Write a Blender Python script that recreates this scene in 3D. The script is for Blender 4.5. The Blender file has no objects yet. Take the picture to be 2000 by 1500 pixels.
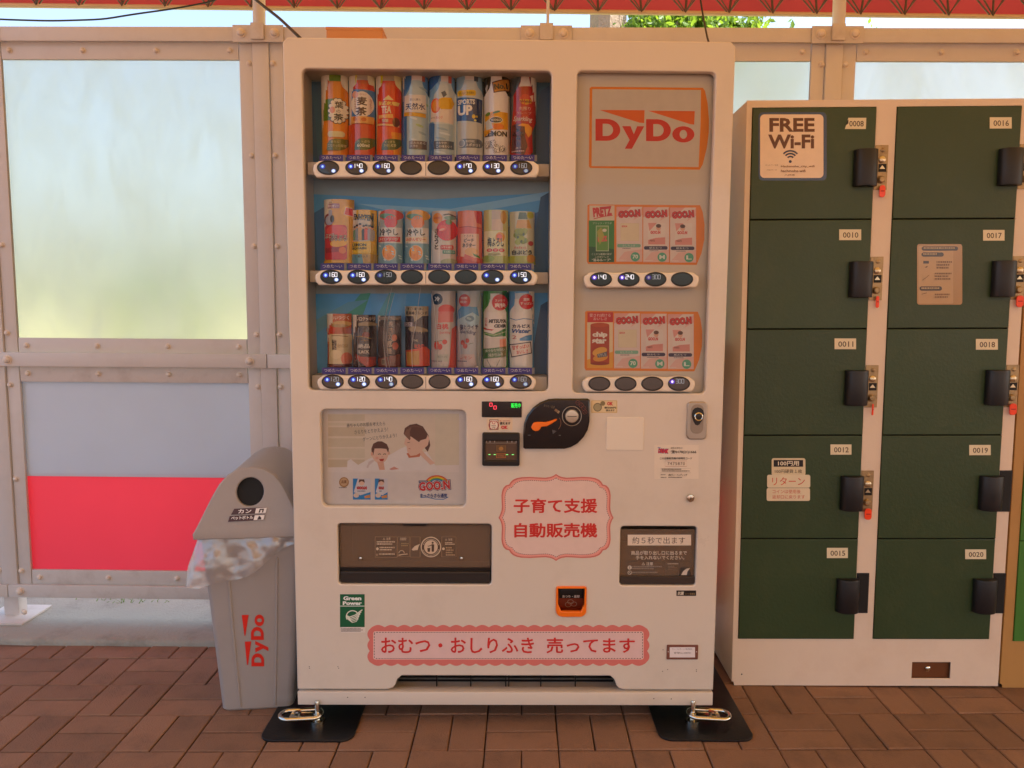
import bpy, bmesh, math, random
from mathutils import Matrix, Vector, Euler
R_ = math.radians
random.seed(7)
scene = bpy.context.scene
C = scene.collection

# ------------------------------------------------------------------ camera
CAM = dict(f=1465.29, loc=(0.03718, -1.98437, 1.14853), yaw=-0.01293, pitch=0.09979, roll=0.0066)
def cam_axes():
    y, p, r = CAM['yaw'], CAM['pitch'], CAM['roll']
    fwd = Vector((math.sin(y)*math.cos(p), math.cos(y)*math.cos(p), -math.sin(p)))
    right = Vector((math.cos(y), -math.sin(y), 0)); up = right.cross(fwd)
    return (right*math.cos(r)+up*math.sin(r), up*math.cos(r)-right*math.sin(r), fwd)
CX, CU, CF = cam_axes()
CO = Vector(CAM['loc'])
cd = bpy.data.cameras.new('camera'); cam = bpy.data.objects.new('camera', cd); C.objects.link(cam)
cam.matrix_world = Matrix((( CX.x, CU.x, -CF.x, CO.x), (CX.y, CU.y, -CF.y, CO.y), (CX.z, CU.z, -CF.z, CO.z), (0, 0, 0, 1)))
cd.sensor_width = 36.0; cd.sensor_fit = 'HORIZONTAL'; cd.lens = CAM['f']/2000*36.0
cd.clip_start = 0.05; cd.clip_end = 2000
scene.camera = cam

# ------------------------------------------------------------------ light
SUN_EL, SUN_AZ = R_(58), R_(101)         # sun high over the right-hand side of the shelter
w = bpy.data.worlds.new('World'); scene.world = w; w.use_nodes = True
nt = w.node_tree
sky = nt.nodes.new('ShaderNodeTexSky'); sky.sky_type = 'NISHITA'; sky.sun_disc = False
sky.sun_elevation = SUN_EL; sky.sun_rotation = SUN_AZ; sky.air_density = 1.0; sky.dust_density = 4.5; sky.ozone_density = 1.0
bg = nt.nodes['Background']; bg.inputs['Strength'].default_value = 0.15
nt.links.new(sky.outputs[0], bg.inputs[0])
sd = bpy.data.lights.new('sun', 'SUN'); sd.energy = 4.2; sd.angle = R_(0.53); sd.color = (1.0, 0.94, 0.84)
sun = bpy.data.objects.new('sun', sd); C.objects.link(sun)
sdir = Vector((math.sin(SUN_AZ)*math.cos(SUN_EL), math.cos(SUN_AZ)*math.cos(SUN_EL), math.sin(SUN_EL)))
sun.rotation_euler = sdir.to_track_quat('Z', 'Y').to_euler()
vs = scene.view_settings
vs.view_transform = 'Standard'; vs.look = 'None'; vs.gamma = 1.0; vs.exposure = 1.66; vs.use_curve_mapping = False
scene.cycles.use_denoising = True
scene.cycles.max_bounces = 10; scene.cycles.transparent_max_bounces = 24
scene.cycles.caustics_reflective = False; scene.cycles.caustics_refractive = False

# ------------------------------------------------------------------ colours and materials
def lin(h):
    if isinstance(h, (tuple, list)): return tuple(h[:3])
    h = h.lstrip('#')
    v = [int(h[i:i+2], 16)/255 for i in (0, 2, 4)]
    return tuple(c/12.92 if c <= .04045 else ((c+.055)/1.055)**2.4 for c in v)
MATS = {}
def mat(name, col, rough=.5, metal=0., var=.06, scale=6., bump=0., bscale=60., coat=0., spec=.5, rvar=.08, dirt=None, dscale=3., damt=.35, rand=0.):
    """Principled surface with procedural colour drift, roughness drift, relief and stains."""
    if name in MATS: return MATS[name]
    m = bpy.data.materials.new(name); m.use_nodes = True; n = m.node_tree; L = n.links.new
    b = n.nodes['Principled BSDF']
    tc = n.nodes.new('ShaderNodeTexCoord')
    nz = n.nodes.new('ShaderNodeTexNoise'); nz.inputs['Scale'].default_value = scale; nz.inputs['Detail'].default_value = 6; nz.inputs['Roughness'].default_value = .62
    L(tc.outputs['Object'], nz.inputs['Vector'])
    c = lin(col)
    mx = n.nodes.new('ShaderNodeMix'); mx.data_type = 'RGBA'
    mx.inputs[6].default_value = (*[x*(1-var) for x in c], 1); mx.inputs[7].default_value = (*[min(1, x*(1+var)) for x in c], 1)
    L(nz.outputs['Fac'], mx.inputs[0]); out = mx.outputs[2]
    if rand:
        oi = n.nodes.new('ShaderNodeObjectInfo')
        hs = n.nodes.new('ShaderNodeHueSaturation')
        mr = n.nodes.new('ShaderNodeMapRange'); mr.inputs[3].default_value = 1-rand; mr.inputs[4].default_value = 1+rand
        L(oi.outputs['Random'], mr.inputs[0]); L(mr.outputs[0], hs.inputs['Value']); L(out, hs.inputs['Color']); out = hs.outputs[0]
    if dirt:
        n2 = n.nodes.new('ShaderNodeTexNoise'); n2.inputs['Scale'].default_value = dscale; n2.inputs['Detail'].default_value = 8; n2.inputs['Roughness'].default_value = .7
        L(tc.outputs['Object'], n2.inputs['Vector'])
        rp = n.nodes.new('ShaderNodeMapRange'); rp.inputs[1].default_value = .5; rp.inputs[2].default_value = .8; rp.inputs[4].default_value = damt
        L(n2.outputs['Fac'], rp.inputs[0])
        m2 = n.nodes.new('ShaderNodeMix'); m2.data_type = 'RGBA'; m2.inputs[7].default_value = (*lin(dirt), 1)
        L(rp.outputs[0], m2.inputs[0]); L(out, m2.inputs[6]); out = m2.outputs[2]
    L(out, b.inputs['Base Color'])
    rr = n.nodes.new('ShaderNodeMapRange'); rr.inputs[3].default_value = max(.02, rough-rvar); rr.inputs[4].default_value = min(1, rough+rvar)
    L(nz.outputs['Fac'], rr.inputs[0]); L(rr.outputs[0], b.inputs['Roughness'])
    b.inputs['Metallic'].default_value = metal; b.inputs['Coat Weight'].default_value = coat; b.inputs['Specular IOR Level'].default_value = spec
    if bump:
        n3 = n.nodes.new('ShaderNodeTexNoise'); n3.inputs['Scale'].default_value = bscale; n3.inputs['Detail'].default_value = 5
        L(tc.outputs['Object'], n3.inputs['Vector'])
        bp = n.nodes.new('ShaderNodeBump'); bp.inputs['Strength'].default_value = bump; bp.inputs['Distance'].default_value = .01
        L(n3.outputs['Fac'], bp.inputs['Height']); L(bp.outputs[0], b.inputs['Normal'])
    MATS[name] = m; return m
def ink_mat(name, rough, coat=0., emit=0.):
    """printed surface: the inks are stored per face"""
    m = bpy.data.materials.new(name); m.use_nodes = True; n = m.node_tree; L = n.links.new
    b = n.nodes['Principled BSDF']
    a = n.nodes.new('ShaderNodeAttribute'); a.attribute_name = 'ink'
    nz = n.nodes.new('ShaderNodeTexNoise'); nz.inputs['Scale'].default_value = 45; nz.inputs['Detail'].default_value = 4
    tc = n.nodes.new('ShaderNodeTexCoord'); L(tc.outputs['Object'], nz.inputs['Vector'])
    hs = n.nodes.new('ShaderNodeHueSaturation'); mr = n.nodes.new('ShaderNodeMapRange'); mr.inputs[3].default_value = .93; mr.inputs[4].default_value = 1.05
    L(nz.outputs['Fac'], mr.inputs[0]); L(mr.outputs[0], hs.inputs['Value']); L(a.outputs['Color'], hs.inputs['Color'])
    L(hs.outputs[0], b.inputs['Base Color']); b.inputs['Roughness'].default_value = rough; b.inputs['Coat Weight'].default_value = coat; b.inputs['Coat Roughness'].default_value = .08
    if emit:
        b.inputs['Emission Strength'].default_value = emit; L(a.outputs['Color'], b.inputs['Emission Color'])
    MATS[name] = m; return m
def emis(name, col, s):
    m = bpy.data.materials.new(name); m.use_nodes = True; n = m.node_tree
    b = n.nodes['Principled BSDF']; b.inputs['Base Color'].default_value = (*lin(col), 1)
    b.inputs['Emission Color'].default_value = (*lin(col), 1); b.inputs['Emission Strength'].default_value = s
    MATS[name] = m; return m
def clear_mat(name, tint=(1, 1, 1), refl=.06, rough=.02, fres=True, bump=0., ior=1.24):
    """thin clear sheet: see-through with a surface reflection"""
    m = bpy.data.materials.new(name); m.use_nodes = True; n = m.node_tree; L = n.links.new
    n.nodes.remove(n.nodes['Principled BSDF'])
    o = n.nodes['Material Output']
    t = n.nodes.new('ShaderNodeBsdfTransparent'); t.inputs[0].default_value = (*tint, 1)
    g = n.nodes.new('ShaderNodeBsdfGlossy'); g.inputs['Roughness'].default_value = rough
    mx = n.nodes.new('ShaderNodeMixShader'); mx.inputs[0].default_value = refl
    if fres:
        lw = n.nodes.new('ShaderNodeFresnel'); lw.inputs[0].default_value = ior
        L(lw.outputs[0], mx.inputs[0])
    if bump:
        tc = n.nodes.new('ShaderNodeTexCoord'); nz = n.nodes.new('ShaderNodeTexNoise'); nz.inputs['Scale'].default_value = 7
        L(tc.outputs['Object'], nz.inputs['Vector'])
        bp = n.nodes.new('ShaderNodeBump'); bp.inputs['Strength'].default_value = bump; bp.inputs['Distance'].default_value = .02
        L(nz.outputs['Fac'], bp.inputs['Height']); L(bp.outputs[0], g.inputs['Normal'])
    L(t.outputs[0], mx.inputs[1]); L(g.outputs[0], mx.inputs[2]); L(mx.outputs[0], o.inputs[0])
    MATS[name] = m; return m
def sheet_mat(name, col, trans, k=.5, rough=.45, var=.06, scale=4., stain=None):
    """diffuse sheet that also lets light through (fabric, milky acrylic)"""
    m = bpy.data.materials.new(name); m.use_nodes = True; n = m.node_tree; L = n.links.new
    b = n.nodes['Principled BSDF']; o = n.nodes['Material Output']
    tc = n.nodes.new('ShaderNodeTexCoord'); nz = n.nodes.new('ShaderNodeTexNoise'); nz.inputs['Scale'].default_value = scale; nz.inputs['Detail'].default_value = 6
    L(tc.outputs['Object'], nz.inputs['Vector'])
    def mixed(c):
        mx = n.nodes.new('ShaderNodeMix'); mx.data_type = 'RGBA'; c = lin(c)
        mx.inputs[6].default_value = (*[x*(1-var) for x in c], 1); mx.inputs[7].default_value = (*[min(1, x*(1+var)) for x in c], 1)
        L(nz.outputs['Fac'], mx.inputs[0]); return mx.outputs[2]
    L(mixed(col), b.inputs['Base Color']); b.inputs['Roughness'].default_value = rough
    t = n.nodes.new('ShaderNodeBsdfTranslucent'); L(mixed(trans), t.inputs[0])
    ms = n.nodes.new('ShaderNodeMixShader'); ms.inputs[0].default_value = k
    L(b.outputs[0], ms.inputs[1]); L(t.outputs[0], ms.inputs[2]); L(ms.outputs[0], o.inputs[0])
    MATS[name] = m; return m

# ------------------------------------------------------------------ objects
WORLD = {}
def empty(name, loc=(0, 0, 0), rot=(0, 0, 0), label=None, cat=None, group=None, parent=None):
    o = bpy.data.objects.new(name, None); C.objects.link(o); o.empty_display_size = .05
    o.location = loc; o.rotation_euler = rot
    if parent: o.parent = parent
    WORLD[o] = Matrix.Translation(loc) @ Euler(rot).to_matrix().to_4x4()
    if label: tag(o, label, cat, group)
    return o
def tag(o, label=None, cat=None, group=None, kind=None):
    if label: o['label'] = label
    if cat: o['category'] = cat
    if group: o['group'] = group
    if kind: o['kind'] = kind
    return o
def link(name, me, m, parent=None, smooth=False, loc=None, label=None):
    if m is not None and not me.materials: me.materials.append(m)
    if smooth:
        for p in me.polygons: p.use_smooth = True
    o = bpy.data.objects.new(name, me); C.objects.link(o)
    if parent: o.parent = parent
    if loc is not None: o.location = loc
    if label: o['label'] = label
    return o
def bmo(name, bm, m, parent=None, smooth=False, loc=None, bevel=0., seg=2, label=None, angle=None):
    if bevel:
        bmesh.ops.remove_doubles(bm, verts=bm.verts, dist=1e-6)
        es = [e for e in bm.edges if len(e.link_faces) == 2 and e.calc_face_angle(0) > .5]
        bmesh.ops.bevel(bm, geom=es, offset=bevel, segments=seg, profile=.6, affect='EDGES', clamp_overlap=True)
    bmesh.ops.recalc_face_normals(bm, faces=bm.faces)
    me = bpy.data.meshes.new(name); bm.to_mesh(me); bm.free()
    o = link(name, me, m, parent, False, loc, label)
    if smooth:
        me.shade_smooth()
        me.set_sharp_from_angle(angle=angle or R_(38))
    return o
def addbox(bm, x0, x1, y0, y1, z0, z1, M=None):
    v = [bm.verts.new(((x0, x1)[i & 1], (y0, y1)[i >> 1 & 1], (z0, z1)[i >> 2])) for i in range(8)]
    for f in ((0, 2, 3, 1), (4, 5, 7, 6), (0, 1, 5, 4), (2, 6, 7, 3), (0, 4, 6, 2), (1, 3, 7, 5)): bm.faces.new([v[i] for i in f])
    if M: bmesh.ops.transform(bm, matrix=M, verts=v)
    return v
def box(name, x0, x1, y0, y1, z0, z1, m, parent=None, bevel=.002, seg=2, label=None):
    bm = bmesh.new(); addbox(bm, x0, x1, y0, y1, z0, z1); return bmo(name, bm, m, parent, bevel > 0, bevel=bevel, seg=seg, label=label)
def addtube(bm, pts, r, n=8, cap=True, closed=False):
    pts = [Vector(p) for p in pts]; rs = r if isinstance(r, (list, tuple)) else [r]*len(pts)
    rings = []; N = len(pts); ref = None
    for i, p in enumerate(pts):
        if closed: t = (pts[(i+1) % N]-pts[i-1]).normalized()
        else: t = (pts[min(i+1, N-1)]-pts[max(i-1, 0)]).normalized()
        if ref is None: ref = Vector((0, 0, 1)) if abs(t.z) < .9 else Vector((1, 0, 0))
        a = (ref - t*ref.dot(t)).normalized(); b = t.cross(a); ref = a
        rings.append([bm.verts.new(p+(a*math.cos(2*math.pi*k/n)+b*math.sin(2*math.pi*k/n))*rs[i]) for k in range(n)])
    for i in range(N if closed else N-1):
        A, B = rings[i], rings[(i+1) % N]
        for k in range(n): bm.faces.new((A[k], A[(k+1) % n], B[(k+1) % n], B[k]))
    if cap and not closed: bm.faces.new(rings[0][::-1]); bm.faces.new(rings[-1])
def tube(name, pts, r, m, parent=None, n=8, closed=False):
    bm = bmesh.new(); addtube(bm, pts, r, n, closed=closed); return bmo(name, bm, m, parent, True, angle=R_(50))
def addlathe(bm, prof, M, n=24):
    """prof: (radius, height) pairs round local z, placed with M"""
    rings = []
    for r, h in prof:
        rings.append([bm.verts.new(M @ Vector((r*math.cos(2*math.pi*k/n), r*math.sin(2*math.pi*k/n), h))) for k in range(n)])
    for A, B in zip(rings, rings[1:]):
        for k in range(n): bm.faces.new((A[k], A[(k+1) % n], B[(k+1) % n], B[k]))
    bm.faces.new(rings[0][::-1]); bm.faces.new(rings[-1])
FRONT = Matrix.Rotation(R_(90), 4, 'X')                    # local z -> -y (towards the viewer)
def lathe(name, prof, loc, m, parent=None, n=24, M=FRONT, angle=None):
    bm = bmesh.new(); addlathe(bm, prof, Matrix.Translation(loc) @ M, n); return bmo(name, bm, m, parent, True, angle=angle)
def rrect(x0, z0, x1, z1, r, n=5):
    if x0 > x1: x0, x1 = x1, x0
    if z0 > z1: z0, z1 = z1, z0
    rs = r if isinstance(r, (list, tuple)) else (r, r, r, r)     # bl br tr tl
    out = []
    for (cx, cz, a, q) in ((x0, z0, 180, rs[0]), (x1, z0, 270, rs[1]), (x1, z1, 0, rs[2]), (x0, z1, 90, rs[3])):
        px = cx + (q if cx == x0 else -q); pz = cz + (q if cz == z0 else -q)
        if q <= 0: out.append((cx, cz)); continue
        for k in range(n+1):
            t = R_(a+90*k/n); out.append((px+q*math.cos(t), pz+q*math.sin(t)))
    return out
def ellipse(cx, cz, rx, rz, n=32): return [(cx+rx*math.cos(2*math.pi*k/n), cz+rz*math.sin(2*math.pi*k/n)) for k in range(n)]
def plate_mesh(outlines, y0, t, bevel=0., res=2):
    """filled outline (first ring) with holes (further rings), in the x-z plane, from y0 to y0+t"""
    cu = bpy.data.curves.new('tmp', 'CURVE'); cu.dimensions = '2D'; cu.fill_mode = 'BOTH'
    cu.extrude = max(0, t/2-bevel); cu.bevel_depth = bevel; cu.bevel_resolution = res; cu.offset = -bevel
    for i, ring in enumerate(outlines):
        A = sum(ring[k-1][0]*ring[k][1]-ring[k][0]*ring[k-1][1] for k in range(len(ring)))
        if (A > 0) != (i > 0): ring = ring[::-1]
        sp = cu.splines.new('POLY'); sp.points.add(len(ring)-1); sp.use_cyclic_u = True
        for p, (x, z) in zip(sp.points, ring): p.co = (x, z, 0, 1)
    ob = bpy.data.objects.new('tmp', cu); me = bpy.data.meshes.new_from_object(ob)
    bpy.data.objects.remove(ob); bpy.data.curves.remove(cu)
    me.transform(Matrix.Translation((0, y0+t/2, 0)) @ Matrix.Rotation(R_(90), 4, 'X'))
    return me
def plate(name, outlines, y0, t, m, parent=None, bevel=0., res=2, smooth=True, label=None):
    me = plate_mesh(outlines, y0, t, bevel, res)
    o = link(name, me, m, parent, label=label)
    if smooth and bevel: me.shade_smooth(); me.set_sharp_from_angle(angle=R_(35))
    return o
def clone(o, parent=None, **kw):
    c = o.copy(); C.objects.link(c); c.parent = parent if parent else o.parent
    for k, v in kw.items(): setattr(c, k, v)
    return c

# a pixel of the photograph (2000 x 1500) gives a direction; the plane it lies on gives the distance
def ray(px, py): return (CF + CX*((px-1000)/CAM['f']) - CU*((py-750)/CAM['f']))
def on_plane(o, d):
    """mapper: pixel -> (x, z) on the plane local y = d of thing o"""
    Mi = WORLD[o].inverted(); a = Mi @ CO; Rm = Mi.to_3x3()
    def f(px, py, d=d):
        v = Rm @ ray(px, py); t = (d-a.y)/v.y; p = a+v*t; return (p.x, p.z)
    return f
def on_z(px, py, z): v = ray(px, py); return CO+v*((z-CO.z)/v.z)
def on_y(px, py, y): v = ray(px, py); return CO+v*((y-CO.y)/v.y)

# ------------------------------------------------------------------ print: flat inks laid on a surface
_tc = bpy.data.curves.new('glyphs', 'FONT'); _to = bpy.data.objects.new('glyphs', _tc); _tcache = {}
def glyphs(s, bold, res, shear=0., space=1.):
    k = (s, bold, res, shear, space)
    if k not in _tcache:
        _tc.body = s; _tc.size = 1; _tc.offset = bold; _tc.resolution_u = res; _tc.shear = shear; _tc.space_character = space
        me = bpy.data.meshes.new_from_object(_to)
        vs_ = [(v.co.x, v.co.y) for v in me.vertices]; fs = [tuple(p.vertices) for p in me.polygons]
        bpy.data.meshes.remove(me)
        xs = [v[0] for v in vs_] or [0]; ys = [v[1] for v in vs_] or [0]
        _tcache[k] = (vs_, fs, (min(xs), min(ys), max(xs), max(ys)))
    return _tcache[k]
SEG = {'0': 'abcdef', '1': 'bc', '2': 'abged', '3': 'abgcd', '4': 'fgbc', '5': 'afgcd', '6': 'afgedc', '7': 'abcf', '8': 'abcdefg', '9': 'abcfgd'}
class Print:
    """polygons in photograph (or crop) coordinates, y down; laid on a surface in drawing order"""
    def __init__(s, ox=0, oy=0, k=1.): s.ox, s.oy, s.k = ox, oy, k; s.items = []; s.n = 0
    def _add(s, vs, fs, c):
        s.items.append(([(s.ox+x/s.k, s.oy+y/s.k) for x, y in vs], fs, lin(c), s.n)); s.n += 1
    def P(s, pts, c): s._add(pts, [tuple(range(len(pts)))], c); return s
    def R(s, x0, y0, x1, y1, c): return s.P([(x0, y0), (x1, y0), (x1, y1), (x0, y1)], c)
    def RR(s, x0, y0, x1, y1, r, c): return s.P(rrect(x0, y0, x1, y1, r, 4), c)
    def E(s, cx, cy, rx, ry, c, rot=0, n=22):
        a = R_(rot); return s.P([(cx+x*math.cos(a)-y*math.sin(a), cy+x*math.sin(a)+y*math.cos(a)) for x, y in ellipse(0, 0, rx, ry, n)], c)
    def L(s, pts, wd, c, closed=False):
        vs, fs = [], []; N = len(pts)
        for i, p in enumerate(pts):
            a = pts[i-1] if (i or closed) else p; b = pts[(i+1) % N] if (i < N-1 or closed) else p
            dx, dy = b[0]-a[0], b[1]-a[1]; l = math.hypot(dx, dy) or 1
            vs += [(p[0]-dy/l*wd/2, p[1]+dx/l*wd/2), (p[0]+dy/l*wd/2, p[1]-dx/l*wd/2)]
        for i in range(N if closed else N-1):
            j = (i+1) % N; fs.append((2*i, 2*i+1, 2*j+1, 2*j))
        s._add(vs, fs, c); return s
    def dash(s, pts, wd, c, on, off):
        """dashed line"""
        vs, fs = [], []; d = 0; per = on+off; N = len(pts)
        for i in range(N):
            p, q = pts[i], pts[(i+1) % N]; l = math.hypot(q[0]-p[0], q[1]-p[1])
            if l < 1e-6: continue
            ux, uy = (q[0]-p[0])/l, (q[1]-p[1])/l; t = 0
            while t < l:
                ph = (d+t) % per
                if ph < on:
                    e = min(l, t+max(on-ph, 1e-4)); b = len(vs)
                    vs += [(p[0]+ux*t-uy*wd/2, p[1]+uy*t+ux*wd/2), (p[0]+ux*t+uy*wd/2, p[1]+uy*t-ux*wd/2), (p[0]+ux*e+uy*wd/2, p[1]+uy*e-ux*wd/2), (p[0]+ux*e-uy*wd/2, p[1]+uy*e+ux*wd/2)]
                    fs.append((b, b+1, b+2, b+3)); t = e+1e-6
                else: t += max(per-ph, 1e-4)
            d += l
        s._add(vs, fs, c); return s
    def arc(s, cx, cy, r, wd, a0, a1, c, n=18, ky=1.):
        return s.L([(cx+r*math.cos(R_(a0+(a1-a0)*k/n)), cy+ky*r*math.sin(R_(a0+(a1-a0)*k/n))) for k in range(n+1)], wd, c)
    def T(s, txt, x0, y0, x1, y1, c, b=.0, rot=0, res=2, sh=0., sp=1.):
        cjk = any(ord(ch) > 0x2e80 for ch in txt)
        sh_ = b if (cjk and b >= .015) else 0.                       # thicken kana and kanji by layered shifts: their strokes would close up
        vs, fs, (a0, b0, a1, b1) = glyphs(txt, 0. if cjk else b, res, sh, sp)
        if not vs: return s
        if sh_: a0 -= sh_; a1 += sh_; b0 -= sh_; b1 += sh_
        kx = (x1-x0)/max(1e-6, a1-a0); ky = (y1-y0)/max(1e-6, b1-b0)
        cx, cy = (x0+x1)/2, (y0+y1)/2; ca, sa = math.cos(R_(rot)), math.sin(R_(rot)); o = []
        for x, y in vs:
            X = (x-(a0+a1)/2)*kx; Y = -(y-(b0+b1)/2)*ky; o.append((cx+X*ca-Y*sa, cy+X*sa+Y*ca))
        if sh_:
            for k in range(8 if sh_ > .022 else 4):
                t = 2*math.pi*k/(8 if sh_ > .022 else 4)+.4; ex, ey = sh_*kx*math.cos(t), sh_*ky*math.sin(t); s._add([(x+ex, y+ey) for x, y in o], fs, c); s.n -= 1; s.items[-1] = (*s.items[-1][:3], s.n+k*.11)
        s.n += 1; s._add(o, fs, c); return s
    def V(s, txt, x0, y0, x1, y1, c, b=.02):
        """vertical writing"""
        h = (y1-y0)/len(txt)
        for i, ch in enumerate(txt): s.T(ch, x0, y0+i*h+h*.05, x1, y0+(i+1)*h-h*.05, c, b)
        return s
    def S(s, num, x0, y0, x1, y1, c, wd=None):
        """seven-segment digits"""
        n = len(num); g = (x1-x0)/(n*1.28-.28); wd = wd or g*.2
        for i, ch in enumerate(num):
            a = x0+i*g*1.28; b = a+g*(.3 if ch == '1' else 1); m = (y0+y1)/2
            for q in SEG[ch]:
                s.L({'a': [(a, y0), (b, y0)], 'b': [(b, y0), (b, m)], 'c': [(b, m), (b, y1)], 'd': [(a, y1), (b, y1)], 'e': [(a, m), (a, y1)], 'f': [(a, y0), (a, m)], 'g': [(a, m), (b, m)]}[q], wd, c)
        return s
    def tiny(s, x0, y0, x1, y1, rows, c, frac=.55, fill=.9):
        """lines of print too small to read"""
        h = (y1-y0)/rows; rd = random.Random(int(x0*7+y0*13))
        for i in range(rows):
            x = x0; e = x0+(x1-x0)*rd.uniform(fill-.25, fill+.1)
            vs, fs = [], []
            while x < e:
                wd = h*frac*rd.uniform(.5, 1.1); b = len(vs); yy = y0+i*h
                vs += [(x, yy), (x+wd, yy), (x+wd, yy+h*frac), (x, yy+h*frac)]; fs.append((b, b+1, b+2, b+3)); x += wd+h*frac*rd.uniform(.22, .5)
            s._add(vs, fs, c)
        return s
    def build(s, name, m, parent, mp, d, step=.00009, bend=None, label=None, cuts=None):
        """mp: mapper of the parent; d: depth of the surface; bend=(centre px, half width px, sagitta) curves it like a can"""
        bm = bmesh.new(); ly = bm.loops.layers.float_color.new('ink')
        cl = bm.verts.layers.float.new('lay')
        for vs, fs, c, n in s.items:
            V = [bm.verts.new((x, -y, 0)) for x, y in vs]
            for v in V: v[cl] = n
            for f in fs:
                try: F = bm.faces.new([V[i] for i in f])
                except ValueError: continue
                for lp in F.loops: lp[ly] = (*c, 1)
        if bend:
            uc, hw, sag = bend
            bm.normal_update(); bmesh.ops.triangulate(bm, faces=[f for f in bm.faces if len(f.verts) > 4])
            for k in range(-7, 8):
                bmesh.ops.bisect_plane(bm, geom=bm.verts[:]+bm.edges[:]+bm.faces[:], plane_co=(uc+hw*math.sin(k*math.pi/16), 0, 0), plane_no=(1, 0, 0), dist=1e-6)
            for cut in (cuts or ()):
                bmesh.ops.bisect_plane(bm, geom=bm.verts[:]+bm.edges[:]+bm.faces[:], plane_co=(cut, 0, 0), plane_no=(1, 0, 0), dist=1e-6)
        for v in bm.verts:
            x, y, n = v.co.x, -v.co.y, v[cl]
            u, z = mp(x, y, d); off = 0; nx, ny = 0., -1.
            if bend:
                q = min(1., abs(x-uc)/hw); off = sag*(1-math.sqrt(max(0., 1-.965*q*q)))
                ul, ur = mp(uc-hw, y, d)[0], mp(uc+hw, y, d)[0]; sl = sag*.965*q/math.sqrt(max(.01, 1-.965*q*q))/((ur-ul)/2)*(1 if x > uc else -1); h_ = math.hypot(sl, 1); nx, ny = sl/h_, -1/h_
            v.co = (u+nx*(n+1)*step, d+off+ny*(n+1)*step, z)
        bm.normal_update()
        bmesh.ops.triangulate(bm, faces=[f for f in bm.faces if len(f.verts) > 4 or (len(f.verts) == 4 and bend)])
        for f in bm.faces:
            f.normal_update()
            if f.normal.y > 0: f.normal_flip()
        me = bpy.data.meshes.new(name); bm.to_mesh(me); bm.free()
        me.color_attributes.active_color = me.color_attributes['ink']
        return link(name, me, m, parent, label=label)
# ------------------------------------------------------------------ materials of the place
BRICK = mat('clay_paver', '#8b6a54', .8, var=.18, scale=26, bump=.4, bscale=240, dirt='#4e4037', dscale=7, damt=.75, rand=.15)
JOINT = mat('joint_sand', '#4a3326', .95, var=.3, scale=80, bump=.5, bscale=300)
CONC = mat('concrete', '#9d9a8e', .85, var=.12, scale=5, bump=.4, bscale=120, dirt='#5e564a', dscale=4, damt=.7)
GRASS_G = mat('lawn', '#a3a674', .9, var=.35, scale=14, bump=.8, bscale=90, dirt='#9aa04a', dscale=1.2, damt=.6)
FENCE = mat('cream_fence_paint', '#cdc6c0', .42, var=.03, scale=9, bump=.04, bscale=90, dirt='#a08468', dscale=5, damt=.22)
FENCE_D = mat('old_fence_paint', '#c9c0b8', .5, var=.06, scale=14, bump=.10, bscale=70, dirt='#8a6a4e', dscale=9, damt=.45)
BOLT = mat('painted_bolt', '#d8cbbd', .38, var=.05, scale=60)
PANEL_W = sheet_mat('white_panel', '#d8dee8', '#c6d0de', .30, .4)
PANEL_R = sheet_mat('red_panel', '#ff6e84', '#ff7a8c', .6, .4)
RED_FAB = sheet_mat('red_canopy_fabric', '#b23a38', '#c04442', .27, .7, .18, 2.5)
ROOF_FAB = sheet_mat('canopy_roof_fabric', '#d8a060', '#ffc468', .115, .7, .08, 1.5)
HEM = mat('canopy_hem', '#cdb48e', .7, var=.1)
STEEL = mat('truss_steel', '#5d4a3c', .5, .3, var=.25, scale=30, dirt='#3a2a22', dscale=20)
BARK = mat('bark', '#8d7c6b', .9, var=.35, scale=16, bump=1., bscale=35)
LEAF = sheet_mat('leaf', '#4d6e22', '#8fae30', .4, .5, .35, 9)
CABLE = mat('cable_rubber', '#1d1a1c', .5, var=.1)

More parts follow.
